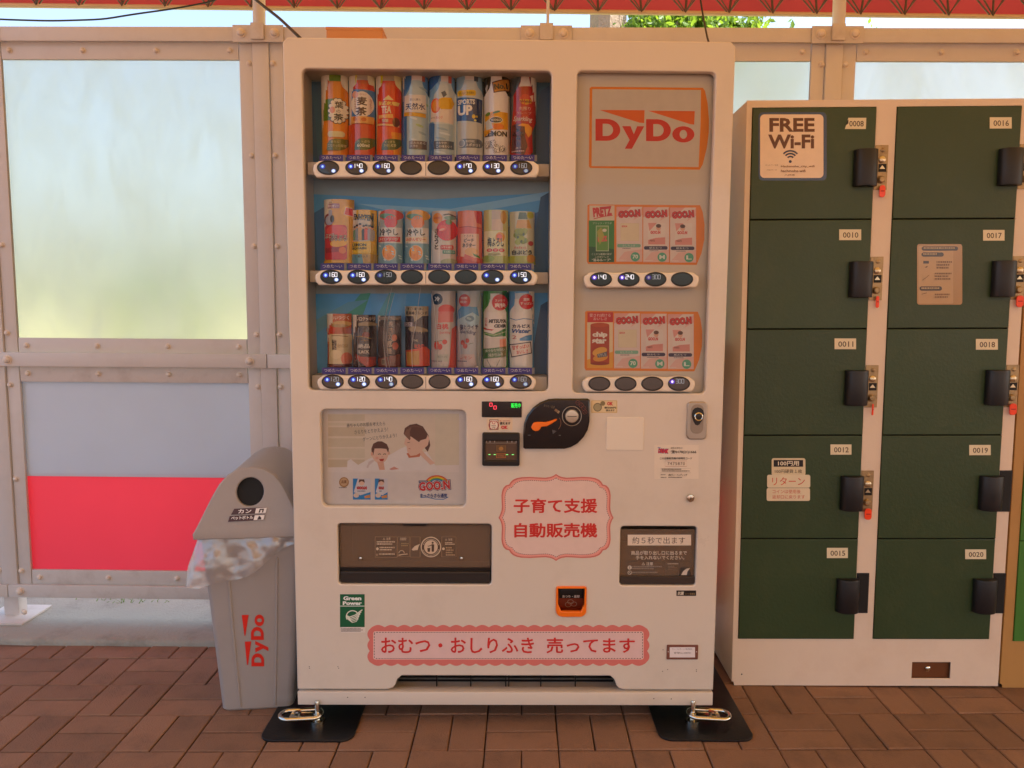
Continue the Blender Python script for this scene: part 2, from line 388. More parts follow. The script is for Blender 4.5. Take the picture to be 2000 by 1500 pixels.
def pane_mat():
    m = bpy.data.materials.new('frosted_pane'); m.use_nodes = True; n = m.node_tree; L = n.links.new
    n.nodes.remove(n.nodes['Principled BSDF']); o = n.nodes['Material Output']
    tc = n.nodes.new('ShaderNodeTexCoord'); nz = n.nodes.new('ShaderNodeTexNoise'); nz.inputs['Scale'].default_value = 5; nz.inputs['Detail'].default_value = 7
    L(tc.outputs['Object'], nz.inputs['Vector'])
    mr = n.nodes.new('ShaderNodeMapRange'); mr.inputs[1].default_value = .3; mr.inputs[2].default_value = .7; mr.inputs[3].default_value = .40; mr.inputs[4].default_value = .58
    L(nz.outputs['Fac'], mr.inputs[0])
    rf = n.nodes.new('ShaderNodeBsdfRefraction'); rf.inputs['IOR'].default_value = 1.22; rf.inputs[0].default_value = (.98, .95, .92, 1); L(mr.outputs[0], rf.inputs['Roughness'])
    tr = n.nodes.new('ShaderNodeBsdfTranslucent'); tr.inputs[0].default_value = (.85, .9, .86, 1)
    gl = n.nodes.new('ShaderNodeBsdfGlossy'); gl.inputs['Roughness'].default_value = .09
    m1 = n.nodes.new('ShaderNodeMixShader'); m1.inputs[0].default_value = .28
    m2 = n.nodes.new('ShaderNodeMixShader'); fr = n.nodes.new('ShaderNodeFresnel'); fr.inputs[0].default_value = 1.45
    # film of dust and old wipe marks on the sheet
    mp = n.nodes.new('ShaderNodeMapping'); mp.inputs['Scale'].default_value = (3.0, 1, 1.2); mp.inputs['Rotation'].default_value = (0, .5, 0); L(tc.outputs['Object'], mp.inputs['Vector'])
    n2 = n.nodes.new('ShaderNodeTexNoise'); n2.inputs['Scale'].default_value = 2.6; n2.inputs['Detail'].default_value = 9; n2.inputs['Roughness'].default_value = .68; n2.inputs['Distortion'].default_value = .6; L(mp.outputs[0], n2.inputs['Vector'])
    m3r = n.nodes.new('ShaderNodeMapRange'); m3r.inputs[1].default_value = .42; m3r.inputs[2].default_value = .78; m3r.inputs[3].default_value = .04; m3r.inputs[4].default_value = .36; L(n2.outputs['Fac'], m3r.inputs[0])
    du = n.nodes.new('ShaderNodeBsdfTranslucent'); du.inputs[0].default_value = (.97, .95, .92, 1)
    m3 = n.nodes.new('ShaderNodeMixShader'); L(m3r.outputs[0], m3.inputs[0])
    L(rf.outputs[0], m1.inputs[1]); L(tr.outputs[0], m1.inputs[2]); L(fr.outputs[0], m2.inputs[0]); L(m1.outputs[0], m3.inputs[1]); L(du.outputs[0], m3.inputs[2]); L(m3.outputs[0], m2.inputs[1]); L(gl.outputs[0], m2.inputs[2]); L(m2.outputs[0], o.inputs[0])
    return m
PANE = pane_mat()

# ------------------------------------------------------------------ ground, paving, kerb
bm = bmesh.new(); v = [bm.verts.new(q) for q in ((-300, 1.55, -.03), (300, 1.55, -.03), (300, 600, -.03), (-300, 600, -.03))]; bm.faces.new(v)
tag(bmo('lawn', bm, GRASS_G), 'sunlit green lawn stretching away behind the fence', 'lawn', kind='structure')
bm = bmesh.new(); v = [bm.verts.new(q) for q in ((-300, -600, -.036), (300, -600, -.036), (300, .4, -.036), (-300, .4, -.036))]; bm.faces.new(v)
PLAZA = mat('plaza_paving', '#8a6a58', .85, var=.12, scale=3, bump=.2, bscale=60)
tag(bmo('plaza', bm, PLAZA), 'brown paved plaza in front of the shelter', 'plaza', kind='structure')
bm = bmesh.new(); addbox(bm, -4.2, 4.2, -4.0, .452, -.034, -.012)
paving = tag(bmo('paving', bm, JOINT), 'reddish brown clay brick paving under the canopy', 'paving', kind='structure')
bm = bmesh.new()
N = 120
prof = [(.447, -.03), (.447, .008), (.452, .016), (.462, .02), (.62, .02), (.80, .02), (1.6, .018), (1.605, -.03)]
rows = []
for i in range(N+1):
    x = -9+18*i/N; rows.append([bm.verts.new((x, y+(.003*math.sin(x*5.1)+.002*math.sin(x*13) if k < 4 else 0), z)) for k, (y, z) in enumerate(prof)])
for a, b in zip(rows, rows[1:]):
    for k in range(len(prof)-1): bm.faces.new((a[k], b[k], b[k+1], a[k+1]))
tag(bmo('concrete_kerb', bm, CONC, smooth=True), 'weathered concrete strip carrying the fence posts', 'kerb', kind='structure')

CW, CH, X0, Y0, SK = .1935, .1745, .1411, -.1275, .03
def brick_mesh(lx, ly, seed):
    rd = random.Random(seed); g = .0017; c = .003; bm = bmesh.new()
    def ring(i, z, j=0): return [bm.verts.new((sx*(lx/2-i)+rd.uniform(-j, j), sy*(ly/2-i)+rd.uniform(-j, j), z)) for sx, sy in ((-1, -1), (1, -1), (1, 1), (-1, 1))]
    a = ring(g, -.03); b = ring(g, -c*.8, .0006); t = ring(g+c, 0, .0006)
    for A, B in ((a, b), (b, t)):
        for k in range(4): bm.faces.new((A[k], A[(k+1) % 4], B[(k+1) % 4], B[k]))
    bm.faces.new(t)
    bmesh.ops.transform(bm, matrix=Matrix(((1, 0, 0, 0), (SK, 1, 0, 0), (0, 0, 1, 0), (0, 0, 0, 1))), verts=bm.verts)
    me = bpy.data.meshes.new('brick'); bm.to_mesh(me); bm.free(); me.materials.append(BRICK); return me
VM = [brick_mesh(CW/2, CH, s) for s in range(4)]; HM = [brick_mesh(CW, CH/2, s+9) for s in range(4)]
spots = []
for ix in range(-22, 21):
    for iy in range(-22, 4):
        vert = (ix+iy) % 2 == 0
        for h in (0, 1):
            cx, cy = (ix+.25+.5*h, iy+.5) if vert else (ix+.5, iy+.25+.5*h)
            x = X0+CW*cx; y = Y0+CH*cy+SK*x
            if y+(.5*CH if vert else .25*CH) > .452: 
                if vert or y+.22*CH > .456: pass
            spots.append((x, y, vert))
def visible(x, y):
    d = Vector((x, y, 0))-CO; z = d.dot(CF)
    if z < .2: return None
    return (1000+CAM['f']*d.dot(CX)/z, 750-CAM['f']*d.dot(CU)/z, z)
near, far = [], []
for s in spots:
    q = visible(s[0], s[1]); y = s[1]
    if y > .50: continue
    hidden = (-.56 < s[0] < .56 and s[1] > .12) or (s[0] > .76 and s[1] > .33)
    if q and -60 < q[0] < 2060 and q[1] < 1560 and not hidden and len(near) < 295: near.append(s)
    else: far.append(s)
for x, y, vert in near:
    o = bpy.data.objects.new('brick', random.choice(VM if vert else HM)); C.objects.link(o); o.parent = paving
    o.location = (x, y, random.uniform(-.0012, .0008)); o.rotation_euler = (random.uniform(-.006, .006), random.uniform(-.006, .006), random.uniform(-.004, .004)+(math.pi if random.random() < .5 else 0))
bm = bmesh.new()
for x, y, vert in far:
    me = (VM if vert else HM)[0]; M = Matrix.Translation((x, y, random.uniform(-.001, .001)-.0005))
    b0 = len(bm.verts); bm.from_mesh(me); bm.verts.ensure_lookup_table()
    bmesh.ops.transform(bm, matrix=M, verts=bm.verts[b0:])
tag(bmo('brickwork', bm, BRICK, paving), kind='stuff')

# ------------------------------------------------------------------ canopy over the shelter
def canopy_z(x): return -.0095*x
canopy = empty('canopy', (0, .9, 0), label='red fabric shelter canopy on a zigzag steel truss', cat='canopy')
prof = [(.955, 2.258), (.955, 2.264), (.945, 2.36), (.90, 2.47), (.80, 2.56), (.3, 2.70), (-.6, 2.86), (-1.8, 2.98), (-3.2, 3.0), (-5.5, 2.98), (-8.5, 2.9)]
def loft(name, prof, m, x0, x1, nx, sag=0.):
    bm = bmesh.new(); rows = []
    for i in range(nx+1):
        x = x0+(x1-x0)*i/nx
        rows.append([bm.verts.new((x, y-.9, z+canopy_z(x)-sag*abs(math.sin(math.pi*x/.96))*(1 if k > 1 else .3))) for k, (y, z) in enumerate(prof)])
    for a, b in zip(rows, rows[1:]):
        for k in range(len(prof)-1): bm.faces.new((a[k], b[k], b[k+1], a[k+1]))
    return bmo(name, bm, m, canopy, smooth=True)
loft('valance', prof[1:5], RED_FAB, -2.15, 9, 90, .004)
loft('roof_fabric', prof[4:], ROOF_FAB, -2.15, 9, 60, .02)
bm = bmesh.new(); addtube(bm, [(x, .05, 2.258+canopy_z(x)) for x in (-2.15, 9)], .009, 10); bmo('hem_rod', bm, HEM, canopy, True)
bm = bmesh.new(); addtube(bm, [(x, -.06, 2.215+canopy_z(x)) for x in (-2.15, 9)], .007, 8); bmo('bottom_chord', bm, HEM, canopy, True)
bm = bmesh.new(); addtube(bm, [(x, -.06, 2.325+canopy_z(x)) for x in (-2.15, 9)], .008, 8); bmo('top_chord', bm, STEEL, canopy, True)
sp = .1565
wm = None
for i in range(-14, 15):
    x = -.012+i*sp
    bm = bmesh.new()
    for dy in (-.010, .010):
        addtube(bm, [(-sp*(.55+dy*6), dy, .108), (0, dy*.6, 0), (sp*(.45+dy*6), dy, .108)], .0036, 6)
    addtube(bm, [(0, -.004, 0), (sp*.10*math.sin(i*1.7), -.004, .108)], .0042, 6)
    o = bmo('web_rod', bm, STEEL, canopy, True); o.location = (x, -.06, 2.218+canopy_z(x))
for px in (505, 1640):
    p = on_y(px, 30, .64); tube('canopy_pole', [(p.x, -.255, 2.079), (p.x+.004*(1 if px < 1000 else -1), -.255, 2.5)], .021, FENCE, canopy, 12)
p = on_y(1070, 30, .64); tube('tie_rod', [(p.x, -.255, 2.079), (p.x+.002, -.255, 2.5)], .005, FENCE, canopy, 8)

# ------------------------------------------------------------------ fence
fence = empty('panel_fence', (0, .62, .02), label='cream steel fence with frosted panes above white and red panels', cat='fence')
FO = Vector((0, .62, .02))
def fb(name, x0, x1, y0, y1, z0, z1, m=FENCE, bevel=.0025, label=None):
    return box(name, x0, x1, y0-FO.y, y1-FO.y, z0-FO.z, z1-FO.z, m, fence, bevel, label=label)
posts = [-2.77, -1.81, -.85, .11, 1.07, 2.03, 2.99]
bolt_me = None
def bolt(x, y, z, r=.0085):
    global bolt_me
    if bolt_me is None:
        o = lathe('bolt', [(1.35, 0), (1.35, .18), (1., .2), (1., .55), (.8, .9), (.42, 1.1), (.01, 1.16)], (0, 0, 0), BOLT, fence, 12); bolt_me = o
    else: o = clone(bolt_me)
    o.location = (x, y-FO.y, z-FO.z); o.scale = (r, r, r); o.rotation_euler = (0, random.uniform(0, 6), 0)
for i, x in enumerate(posts):
    fb('post', x-.028, x+.028, .622, .668, .02, 2.068, FENCE, .004)
    fb('base_plate', x-.085, x+.085, .55, .72, .0205, .029, FENCE_D, .002)
    for dx in (-.062, .062): bolt(x+dx, .60, .05, .008)
    fb('splice_plate', x-.085, x+.085, .6045, .609, 2.028, 2.083, FENCE_D, .0015)
    fb('splice_clip', x-.022, x+.022, .596, .604, 2.035, 2.088, FENCE_D, .002)
    for dx in (-.056, .056): bolt(x+dx, .604, 2.057, .0125)
    bolt(x-.06+.11*(i % 2), .608, .961, .0125); bolt(x+.045, .608, .124, .012)
for a, b in zip(posts, posts[1:]):
    fb('top_rail', a+.0012, b-.0012, .610, .6215, 2.032, 2.079, FENCE, .003)
    fb('middle_rail', a+.0012, b-.0012, .608, .6215, .937, .986, FENCE, .003)
    fb('bottom_rail', a+.0012, b-.0012, .608, .6215, .100, .147, FENCE_D, .003)
    l, r = a+.030, b-.030
    for (z0, z1, half) in ((.978, 2.042, 'upper'), (.138, .945, 'lower')):
        sy = .630
        for s, (x0, x1) in enumerate(((l, l+.044), (r-.044, r))):
            fb('frame_stile', x0, x1, sy, sy+.012, z0, z1, FENCE, .0015)
            n = 4 if half == 'upper' else 3
            for k in range(n):
                zz = z0+.075+(z1-z0-.15)*k/(n-1) if half == 'upper' else z1-.075-(z1-z0-.13)*k/(n-1)
                bolt((x0+x1)/2+(.012 if s else -.012), sy, zz)
        for s, (q0, q1) in enumerate(((z0, z0+.0585), (z1-.0635, z1))):
            fb('frame_bar', l+.0465, r-.0465, sy+.001, sy+.012, q0, q1, FENCE_D if half == 'lower' else FENCE, .0015)
            for k in range(4): bolt(l+.075+(r-l-.15)*k/3, sy+.001, (q0+q1)/2+(.002 if s == 0 else -.002), .0085)
    fb('frosted_pane', l+.02, r-.02, .6445, .6495, 1.01, 2.01, PANE, 0, label='milky frosted window pane')
    fb('white_panel', l+.02, r-.02, .6445, .6485, .539, .905, PANEL_W, 0, label='plain white infill panel')
    fb('red_panel', l+.02, r-.02, .6495, .6535, .175, .548, PANEL_R, 0, label='bright red infill panel')

# ------------------------------------------------------------------ what stands behind the fence
def leaf_cloud(bm, c, r, n, size, rd, flat=1.):
    for _ in range(n):
        while True:
            q = Vector((rd.uniform(-1, 1), rd.uniform(-1, 1), rd.uniform(-1, 1)))
            if q.length < 1: break
        p = Vector(c)+Vector((q.x*r[0], q.y*r[1], q.z*r[2]))
        e = Euler((rd.uniform(0, 6.3), rd.uniform(0, 6.3), rd.uniform(0, 6.3))).to_matrix(); s = size*rd.uniform(.6, 1.3)
        v = [bm.verts.new(p+e @ Vector(k)*s) for k in ((-.5, 0, 0), (0, -.22, .05), (.5, 0, 0), (0, .22, .05))]; bm.faces.new(v)
def tree(x, y, r, h, clumps, label, seed, leaf=.11, nleaf=160):
    rd = random.Random(seed); t = empty('tree', (x, y, -.03), label=label, cat='tree', group='trees behind the fence')
    bm = bmesh.new()
    addtube(bm, [(0, 0, 0), (.02, 0, h*.15), (.0, .02, h*.45), (.05, 0, h*.75), (.0, .05, h)], [r*1.25, r*1.02, r*.92, r*.6, r*.25], 20)
    for v in bm.verts:
        a = math.atan2(v.co.y, v.co.x); k = 1+.07*math.sin(a*9+v.co.z*.7)+.04*math.sin(a*23); v.co.x *= k; v.co.y *= k
    for c, rr in clumps:
        addtube(bm, [(0, 0, max(.5, c[2]-1.1)), (c[0]*.5, c[1]*.5, c[2]-.35), c], [r*.3, r*.18, .02], 8)
    bmo('trunk', bm, BARK, t, True)
    bm = bmesh.new()
    for c, rr in clumps:
        for _ in range(9):
            d = Vector((rd.gauss(0, .5)*rr, rd.gauss(0, .5)*rr, rd.gauss(0, .4)*rr)); leaf_cloud(bm, Vector(c)+d, (rr*.42, rr*.42, rr*.3), nleaf//9, leaf, rd)
    bmo('crown', bm, LEAF, t)
a = on_y(1187, 45, 5.0)
def rel(px, py, y): q = on_y(px, py, y); return (q.x-a.x, q.y-5.0, q.z+.03)
lowc = [(rel(px, py, yy), rr) for px, py, yy, rr in ((1262, 44, 4.7, .17), (1295, 52, 4.9, .16), (1330, 40, 4.6, .20), (1362, 56, 4.8, .15), (1395, 50, 4.7, .14), (1430, 58, 4.8, .10), (1475, 60, 4.9, .08), (1245, 58, 5.1, .15), (1310, 20, 4.8, .35), (1400, 10, 5.0, .3))]
tree(a.x, 5.0, .168, 9.0, [((.95, -.5, 3.45), .55), ((1.25, .3, 4.1), .7), ((.5, .4, 5.2), .9), ((-.9, .3, 5.6), .9), ((.2, -.5, 6.6), 1.1), ((.75, -.2, 3.3), .35), ((1.5, -.1, 3.2), .3), ((0, .2, 8.2), 1.2)]+lowc, 'tall tree with thick furrowed trunk and low green branches behind the canopy', 3, .075, 330)
def shrub(x, y, rx, h, label, seed, n=2600):
    rd = random.Random(seed); t = empty('shrub', (x, y, -.03), label=label, cat='shrub', group='shrubs behind the fence')
    bm = bmesh.new()
    for k in range(7):
        a = k*.9; addtube(bm, [(0, 0, 0), (rx*.3*math.cos(a), .3*math.sin(a), h*.4), (rx*.6*math.cos(a), .5*math.sin(a), h*.75)], [.03, .02, .01], 6)
    bmo('stems', bm, BARK, t, True)
    bm = bmesh.new()
    for k in range(16):
        c = (rd.uniform(-.75, .75)*rx, rd.uniform(-.5, .5), h*rd.uniform(.25, .8)); leaf_cloud(bm, c, (rx*.4, .45, h*.25), n//16, .10, rd)
    bmo('foliage', bm, LEAF, t)
shrub(-4.6, 7.2, 1.3, 1.9, 'broad leafy shrub far behind the frosted pane beside the bin', 11)
shrub(-2.0, 7.8, 1.2, 1.6, 'low rounded shrub behind the frosted pane beside the machine', 12)
shrub(2.2, 6.6, 1.4, 1.8, 'leafy shrub behind the pane above the lockers', 13)
shrub(5.2, 7.4, 1.4, 2.1, 'tall leafy shrub behind the far end of the lockers', 14)
# a few weeds along the back of the kerb
bm = bmesh.new(); rd = random.Random(5)
for _ in range(36):
    x = rd.gauss(-1.46, .07); y = rd.uniform(.76, .82); h = rd.uniform(.008, .03); a = rd.uniform(0, 6.3)
    v = [bm.verts.new(q) for q in ((x, y, .019), (x+.004, y, .019), (x+.02*math.cos(a), y+.02*math.sin(a), .018+h))]; bm.faces.new(v)
tag(bmo('weeds', bm, LEAF), 'thin weeds growing along the back edge of the concrete strip', 'weeds', kind='stuff')
# ------------------------------------------------------------------ vending machine
WHITE = mat('white_machine_paint', '#e0d5c7', .30, var=.02, scale=3, bump=.012, bscale=180, coat=.25, dirt='#b3a491', dscale=4.2, damt=.3)
WHITE_P = mat('white_plastic', '#ece2d2', .3, var=.02, scale=8, coat=.2)
CAVITY = mat('display_lining', '#cfc4b6', .55, var=.05, scale=5)
BLACK_P = mat('black_plastic', '#141212', .32, var=.15, scale=20, coat=.1)
BLACK_G = mat('black_gloss', '#0b0a0b', .12, var=.1, coat=.5)
DARK = mat('dark_interior', '#2a2320', .6, var=.15)
BROWN = mat('chute_lining', '#9a8470', .5, var=.1)
GREYM = mat('brushed_metal', '#b4a99c', .36, .75, var=.08, scale=30)
CHROME = mat('zinc_chrome', '#d8d4c8', .16, 1., var=.08, scale=18, bump=.05, bscale=90)
ORANGE_P = mat('orange_plastic', '#ff7a12', .35, var=.04, coat=.2)
PLATE_B = mat('black_steel_plate', '#16161a', .38, .3, var=.2, scale=12, bump=.05, bscale=120, dirt='#3a3430', dscale=14, damt=.4)
INK = ink_mat('sticker_print', .42)
INK_G = ink_mat('glossy_print', .22, .55)
INK_C = ink_mat('card_print', .2, .7)
INK_E = ink_mat('lit_print', .3, 0, .27)
GLASS = clear_mat('clear_window', (.97, .97, .96))
def smoke_mat():
    m = bpy.data.materials.new('smoked_flap'); m.use_nodes = True; n = m.node_tree; L = n.links.new
    b = n.nodes['Principled BSDF']; b.inputs['Base Color'].default_value = (*lin('#8e7662'), 1); b.inputs['Roughness'].default_value = .22; b.inputs['Alpha'].default_value = .5
    tc = n.nodes.new('ShaderNodeTexCoord'); nz = n.nodes.new('ShaderNodeTexNoise'); nz.inputs['Scale'].default_value = 9; L(tc.outputs['Object'], nz.inputs['Vector'])
    mr = n.nodes.new('ShaderNodeMapRange'); mr.inputs[3].default_value = .10; mr.inputs[4].default_value = .22; L(nz.outputs['Fac'], mr.inputs[0]); L(mr.outputs[0], b.inputs['Roughness'])
    return m
SMOKE = smoke_mat()
FILM = clear_mat('loose_clear_film', (.96, .96, .96), rough=.07, ior=1.33)

ROTM = .02268
vm = empty('vending_machine', (0, 0, 0), (0, 0, ROTM), 'tall white drinks and nappy vending machine with two display windows', 'vending machine')
M0 = on_plane(vm, 0)
def rc(xl, yt, xr, yb, d=0.):
    xm, ym = (xl+xr)/2, (yt+yb)/2
    return M0(xl, ym, d)[0], M0(xm, yb, d)[1], M0(xr, ym, d)[0], M0(xm, yt, d)[1]      # x0 z0 x1 z1
W2, HT, ZB = .5763, 1.83, .055
DEP = .57
zd = M0(990, 1347)[1]; zb1 = M0(990, 1351)[1]
LW = rc(596, 136, 1074, 763); RW = rc(1123, 139, 1388, 768); AD = rc(627, 800, 910, 990)
OL = rc(660, 1023, 960, 1142); OR_ = rc(1211, 1028, 1360, 1144); CR = rc(1087, 1146, 1144, 1203)
nl, nz0, nr, nz1 = rc(772, 1320, 1204, 1347)
# door skin: outline with the air notch in its lower edge
out = [(-W2, HT-.012), (-W2+.012, HT), (W2-.012, HT), (W2, HT-.012), (W2, zd), (nr+.022, zd), (nr+.008, zd+.004), (nr, zd+.013), (nr-.006, nz1-.010), (nr-.018, nz1),
       (nl+.018, nz1), (nl+.006, nz1-.010), (nl, zd+.013), (nl-.008, zd+.004), (nl-.022, zd), (-W2, zd)]
holes = [rrect(*LW, .013), rrect(*RW, .013), rrect(*AD, .016), rrect(*OL, .010), rrect(*OR_, .010), rrect(*CR, (.016, .016, .005, .005))]
plate('door', [out]+holes, 0, .022, WHITE, vm, .0035, 3)
# cabinet shell behind the door
bm = bmesh.new()
addbox(bm, -W2+.004, -W2+.02, .024, DEP, ZB+.03, HT-.004); addbox(bm, W2-.02, W2-.004, .024, DEP, ZB+.03, HT-.004)
addbox(bm, -W2+.0202, W2-.0202, .024, DEP, HT-.024, HT-.004); addbox(bm, -W2+.0202, W2-.0202, DEP-.02, DEP, ZB+.03, HT-.0245)
bmo('cabinet', bm, WHITE, vm)
box('base_panel', -W2+.001, W2-.001, -.003, .03, ZB, zb1, WHITE, vm, .002)
box('base_frame', -W2+.004, W2-.004, .032, DEP, ZB+.004, ZB+.028, WHITE, vm, .001)
# air intake behind the notch
box('intake_recess', nl-.03, nr+.03, .20, .21, ZB+.032, nz1+.05, DARK, vm, 0)
for k, px in enumerate((850, 918, 988, 994, 1058, 1127)):
    x = M0(px, 1332)[0]; box('intake_bar', x-.0015, x+.0015, .045, .052, ZB+.029, nz1+.03, BLACK_P, vm, 0)
for k in range(3):
    z = ZB+.038+.011*k; box('intake_slat', nl, nr, .056, .062, z, z+.0028, BLACK_P, vm, 0)

def pane_sheet(x0, x1, y, z0, z1):
    bm = bmesh.new(); bm.faces.new([bm.verts.new(q) for q in ((x0, y, z0), (x1, y, z0), (x1, y, z1), (x0, y, z1))]); return bmo('clear_window', bm, GLASS, vm)
# ---- left display: cavity, shelves, backboards
D = .108
x0, z0, x1, z1 = LW
box('display_ceiling', x0-.01, x1+.01, .023, D, z1+.002, z1+.012, CAVITY, vm, 0)
box('display_floor', x0-.01, x1+.01, .023, D, z0-.014, z0-.002, CAVITY, vm, 0)
for s, x in ((0, x0-.012), (1, x1+.002)): box('display_side', x, x+.010, .023, D, z0-.001, z1+.001, CAVITY, vm, 0)
shelf_px = [(316, 346), (528, 556), (732, 762)]
for i, (a, b) in enumerate(shelf_px):
    zt = M0(830, a+2, .03)[1]; zz = M0(830, b-3, .03)[1]
    if i < 2: box('display_shelf', x0+.001, x1-.001, .030, D-.004, zz, zt, CAVITY, vm, .003)
    else: box('display_shelf', x0+.001, x1-.001, .030, D-.004, z0-.001, zt, CAVITY, vm, .003)
bbm = D-.003
for i, (ya, yb_) in enumerate(((137, 330), (345, 545), (556, 750))):
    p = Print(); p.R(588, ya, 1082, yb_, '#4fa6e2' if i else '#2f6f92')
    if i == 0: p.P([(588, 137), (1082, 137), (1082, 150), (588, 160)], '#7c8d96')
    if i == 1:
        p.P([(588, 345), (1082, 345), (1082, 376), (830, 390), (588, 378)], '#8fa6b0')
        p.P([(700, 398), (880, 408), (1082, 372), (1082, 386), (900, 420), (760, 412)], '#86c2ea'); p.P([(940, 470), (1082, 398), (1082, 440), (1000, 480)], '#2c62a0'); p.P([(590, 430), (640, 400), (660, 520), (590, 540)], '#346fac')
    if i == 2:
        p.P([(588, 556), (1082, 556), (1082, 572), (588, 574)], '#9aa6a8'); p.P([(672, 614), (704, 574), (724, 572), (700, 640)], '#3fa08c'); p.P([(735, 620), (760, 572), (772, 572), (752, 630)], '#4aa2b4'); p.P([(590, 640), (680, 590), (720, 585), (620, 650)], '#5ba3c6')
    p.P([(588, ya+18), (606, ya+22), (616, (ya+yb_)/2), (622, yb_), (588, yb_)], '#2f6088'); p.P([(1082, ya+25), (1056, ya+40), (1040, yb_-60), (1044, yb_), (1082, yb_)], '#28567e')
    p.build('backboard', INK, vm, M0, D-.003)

# ---- button strips
def strip(name, x0, x1, y0, y1, centres, cy, leds, seam=None):
    """leds: per button (price, left lamp, right lamp, level)"""
    top = []
    N = 40
    for k in range(N+1):
        px = x1+(x0-x1)*k/N
        e = min(abs(px-c) for c in centres); bump = 2.6*math.exp(-(e/17)**2)
        top.append((px, y0+3-bump))
    pts = rrect(x0, y0, x1, y1, 11, 5)
    ring = [q for q in pts if q[1] > (y0+y1)/2] 
    ring = [(x0+7, y1), (x1-7, y1), (x1-2, y1-6), (x1, y1-14), (x1-1, y0+10)]+[(q[0], q[1]) for q in top if x0+6 < q[0] < x1-6]+[(x0+1, y0+10), (x0, y1-14), (x0+2, y1-6)]
    ring = [M0(q[0], q[1]) for q in ring]
    st = plate(name, [ring], -.006, .0275, WHITE_P, vm, .005, 3)
    if seam:
        a = M0(seam, y0+2); b = M0(seam, y1); box('seam', a[0]-.0008, a[0]+.0008, -.0064, -.0058, b[1]+.004, a[1]-.004, mat('seam_shadow', '#8e8378', .8), st, 0)
    for c, (price, l, r, lev) in zip(centres, leds):
        yy = cy; u, z = M0(c, yy); rx = M0(c+20, yy)[0]-u; rz = z-M0(c, yy+12.6)[1]
        plate('button_bezel', [ellipse(u, z, rx+.0022, rz+.0022), ellipse(u, z, rx-.0004, rz-.0004)], -.0078, .0035, BLACK_P, st, .0007, 1)
        plate('button', [ellipse(u, z, rx, rz)], -.0072, .004, BLACK_G, st, .0012, 2)
        if price or l or r:
            p = Print()
            k = {2: 1., 1: .25, 0: .05}[lev]
            wht = (.85*k, .9*k, 1.*k)
            if l:
                col = (.10*l, .22*l, 1.*l) if name == 'button_strip' and c < 1100 else (.5*l, .18*l, 1.*l)
                p.E(c-12, yy-3.5, 5.2, 4.6, (col[0]*.12, col[1]*.12, col[2]*.45)); p.E(c-12, yy-3.5, 2.3, 2.6, (.35*l, .65*l, 1.*l) if c < 1100 else (.8*l, .75*l, 1.*l))
            if price: p.S(price, c-(5 if len(price) < 4 else 8), yy-8.6, c+10.5, yy-.6, wht, .95)
            if r: p.E(c+9.3, yy+5.2, 4.8, 4.0, (.05*r, .1*r, .4*r)); p.E(c+9.3, yy+5.2, 3.4, 3.1, (.6*r, .8*r, 1.*r))
            p.build('price_light', INK_E, st, M0, -.0074)
    return st
F_, O_ = 1., 0.
strip('button_strip', 612, 1053, 313, 347, (642, 697, 750, 803, 857, 910, 964, 1018), 328.5, [('', .8, .9, 2), ('140', 1, 1, 2), ('160', .9, .8, 2), ('', 0, 0, 0), ('', 0, 0, 0), ('170', 1, 1, 2), ('130', 1, 1, 2), ('160', .5, .35, 1)], 832)
strip('button_strip', 616, 1050, 526, 557, (648, 701, 754, 805, 858, 910, 962, 1017), 541, [('160', 1, 1, 2), ('160', 1, 1, 2), ('150', .3, 0, 1), ('', 0, 0, 0), ('', 0, 0, 0), ('', 0, 0, 0), ('', 1, 1, 2), ('150', 1, 1, 2)], 832)
strip('button_strip', 620, 1047, 731, 761, (651, 702, 755, 806, 859, 911, 963, 1017), 745, [('120', .9, 1, 1), ('120', .9, 1, 2), ('140', .7, .5, 2), ('', 0, 0, 0), ('', 0, 0, 0), ('160', 1, 1, 2), ('160', 1, 1, 2), ('160', .7, .45, 1)], 832)

# ---- つめた〜い tags under the samples
tagx = [[648, 701, 755, 808, 861, 915, 968, 1022], [650, 703, 755, 806, 860, 912, 964, 1016], [653, 704, 755, 806, 860, 912, 965, 1017]]
for r, yy in enumerate((302.5, 514.5, 718)):
    for c in tagx[r]:
        p = Print(); h = 12.5
        p.R(c-24, yy, c+22, yy+h, '#3b2f93'); p.R(c+22, yy, c+27, yy+h, '#8c8684'); p.T('つめた〜い', c-20, yy+2.2, c+18, yy+8.6, '#efe9f4', .012)
        p.build('temperature_tag', INK, vm, M0, .0285)

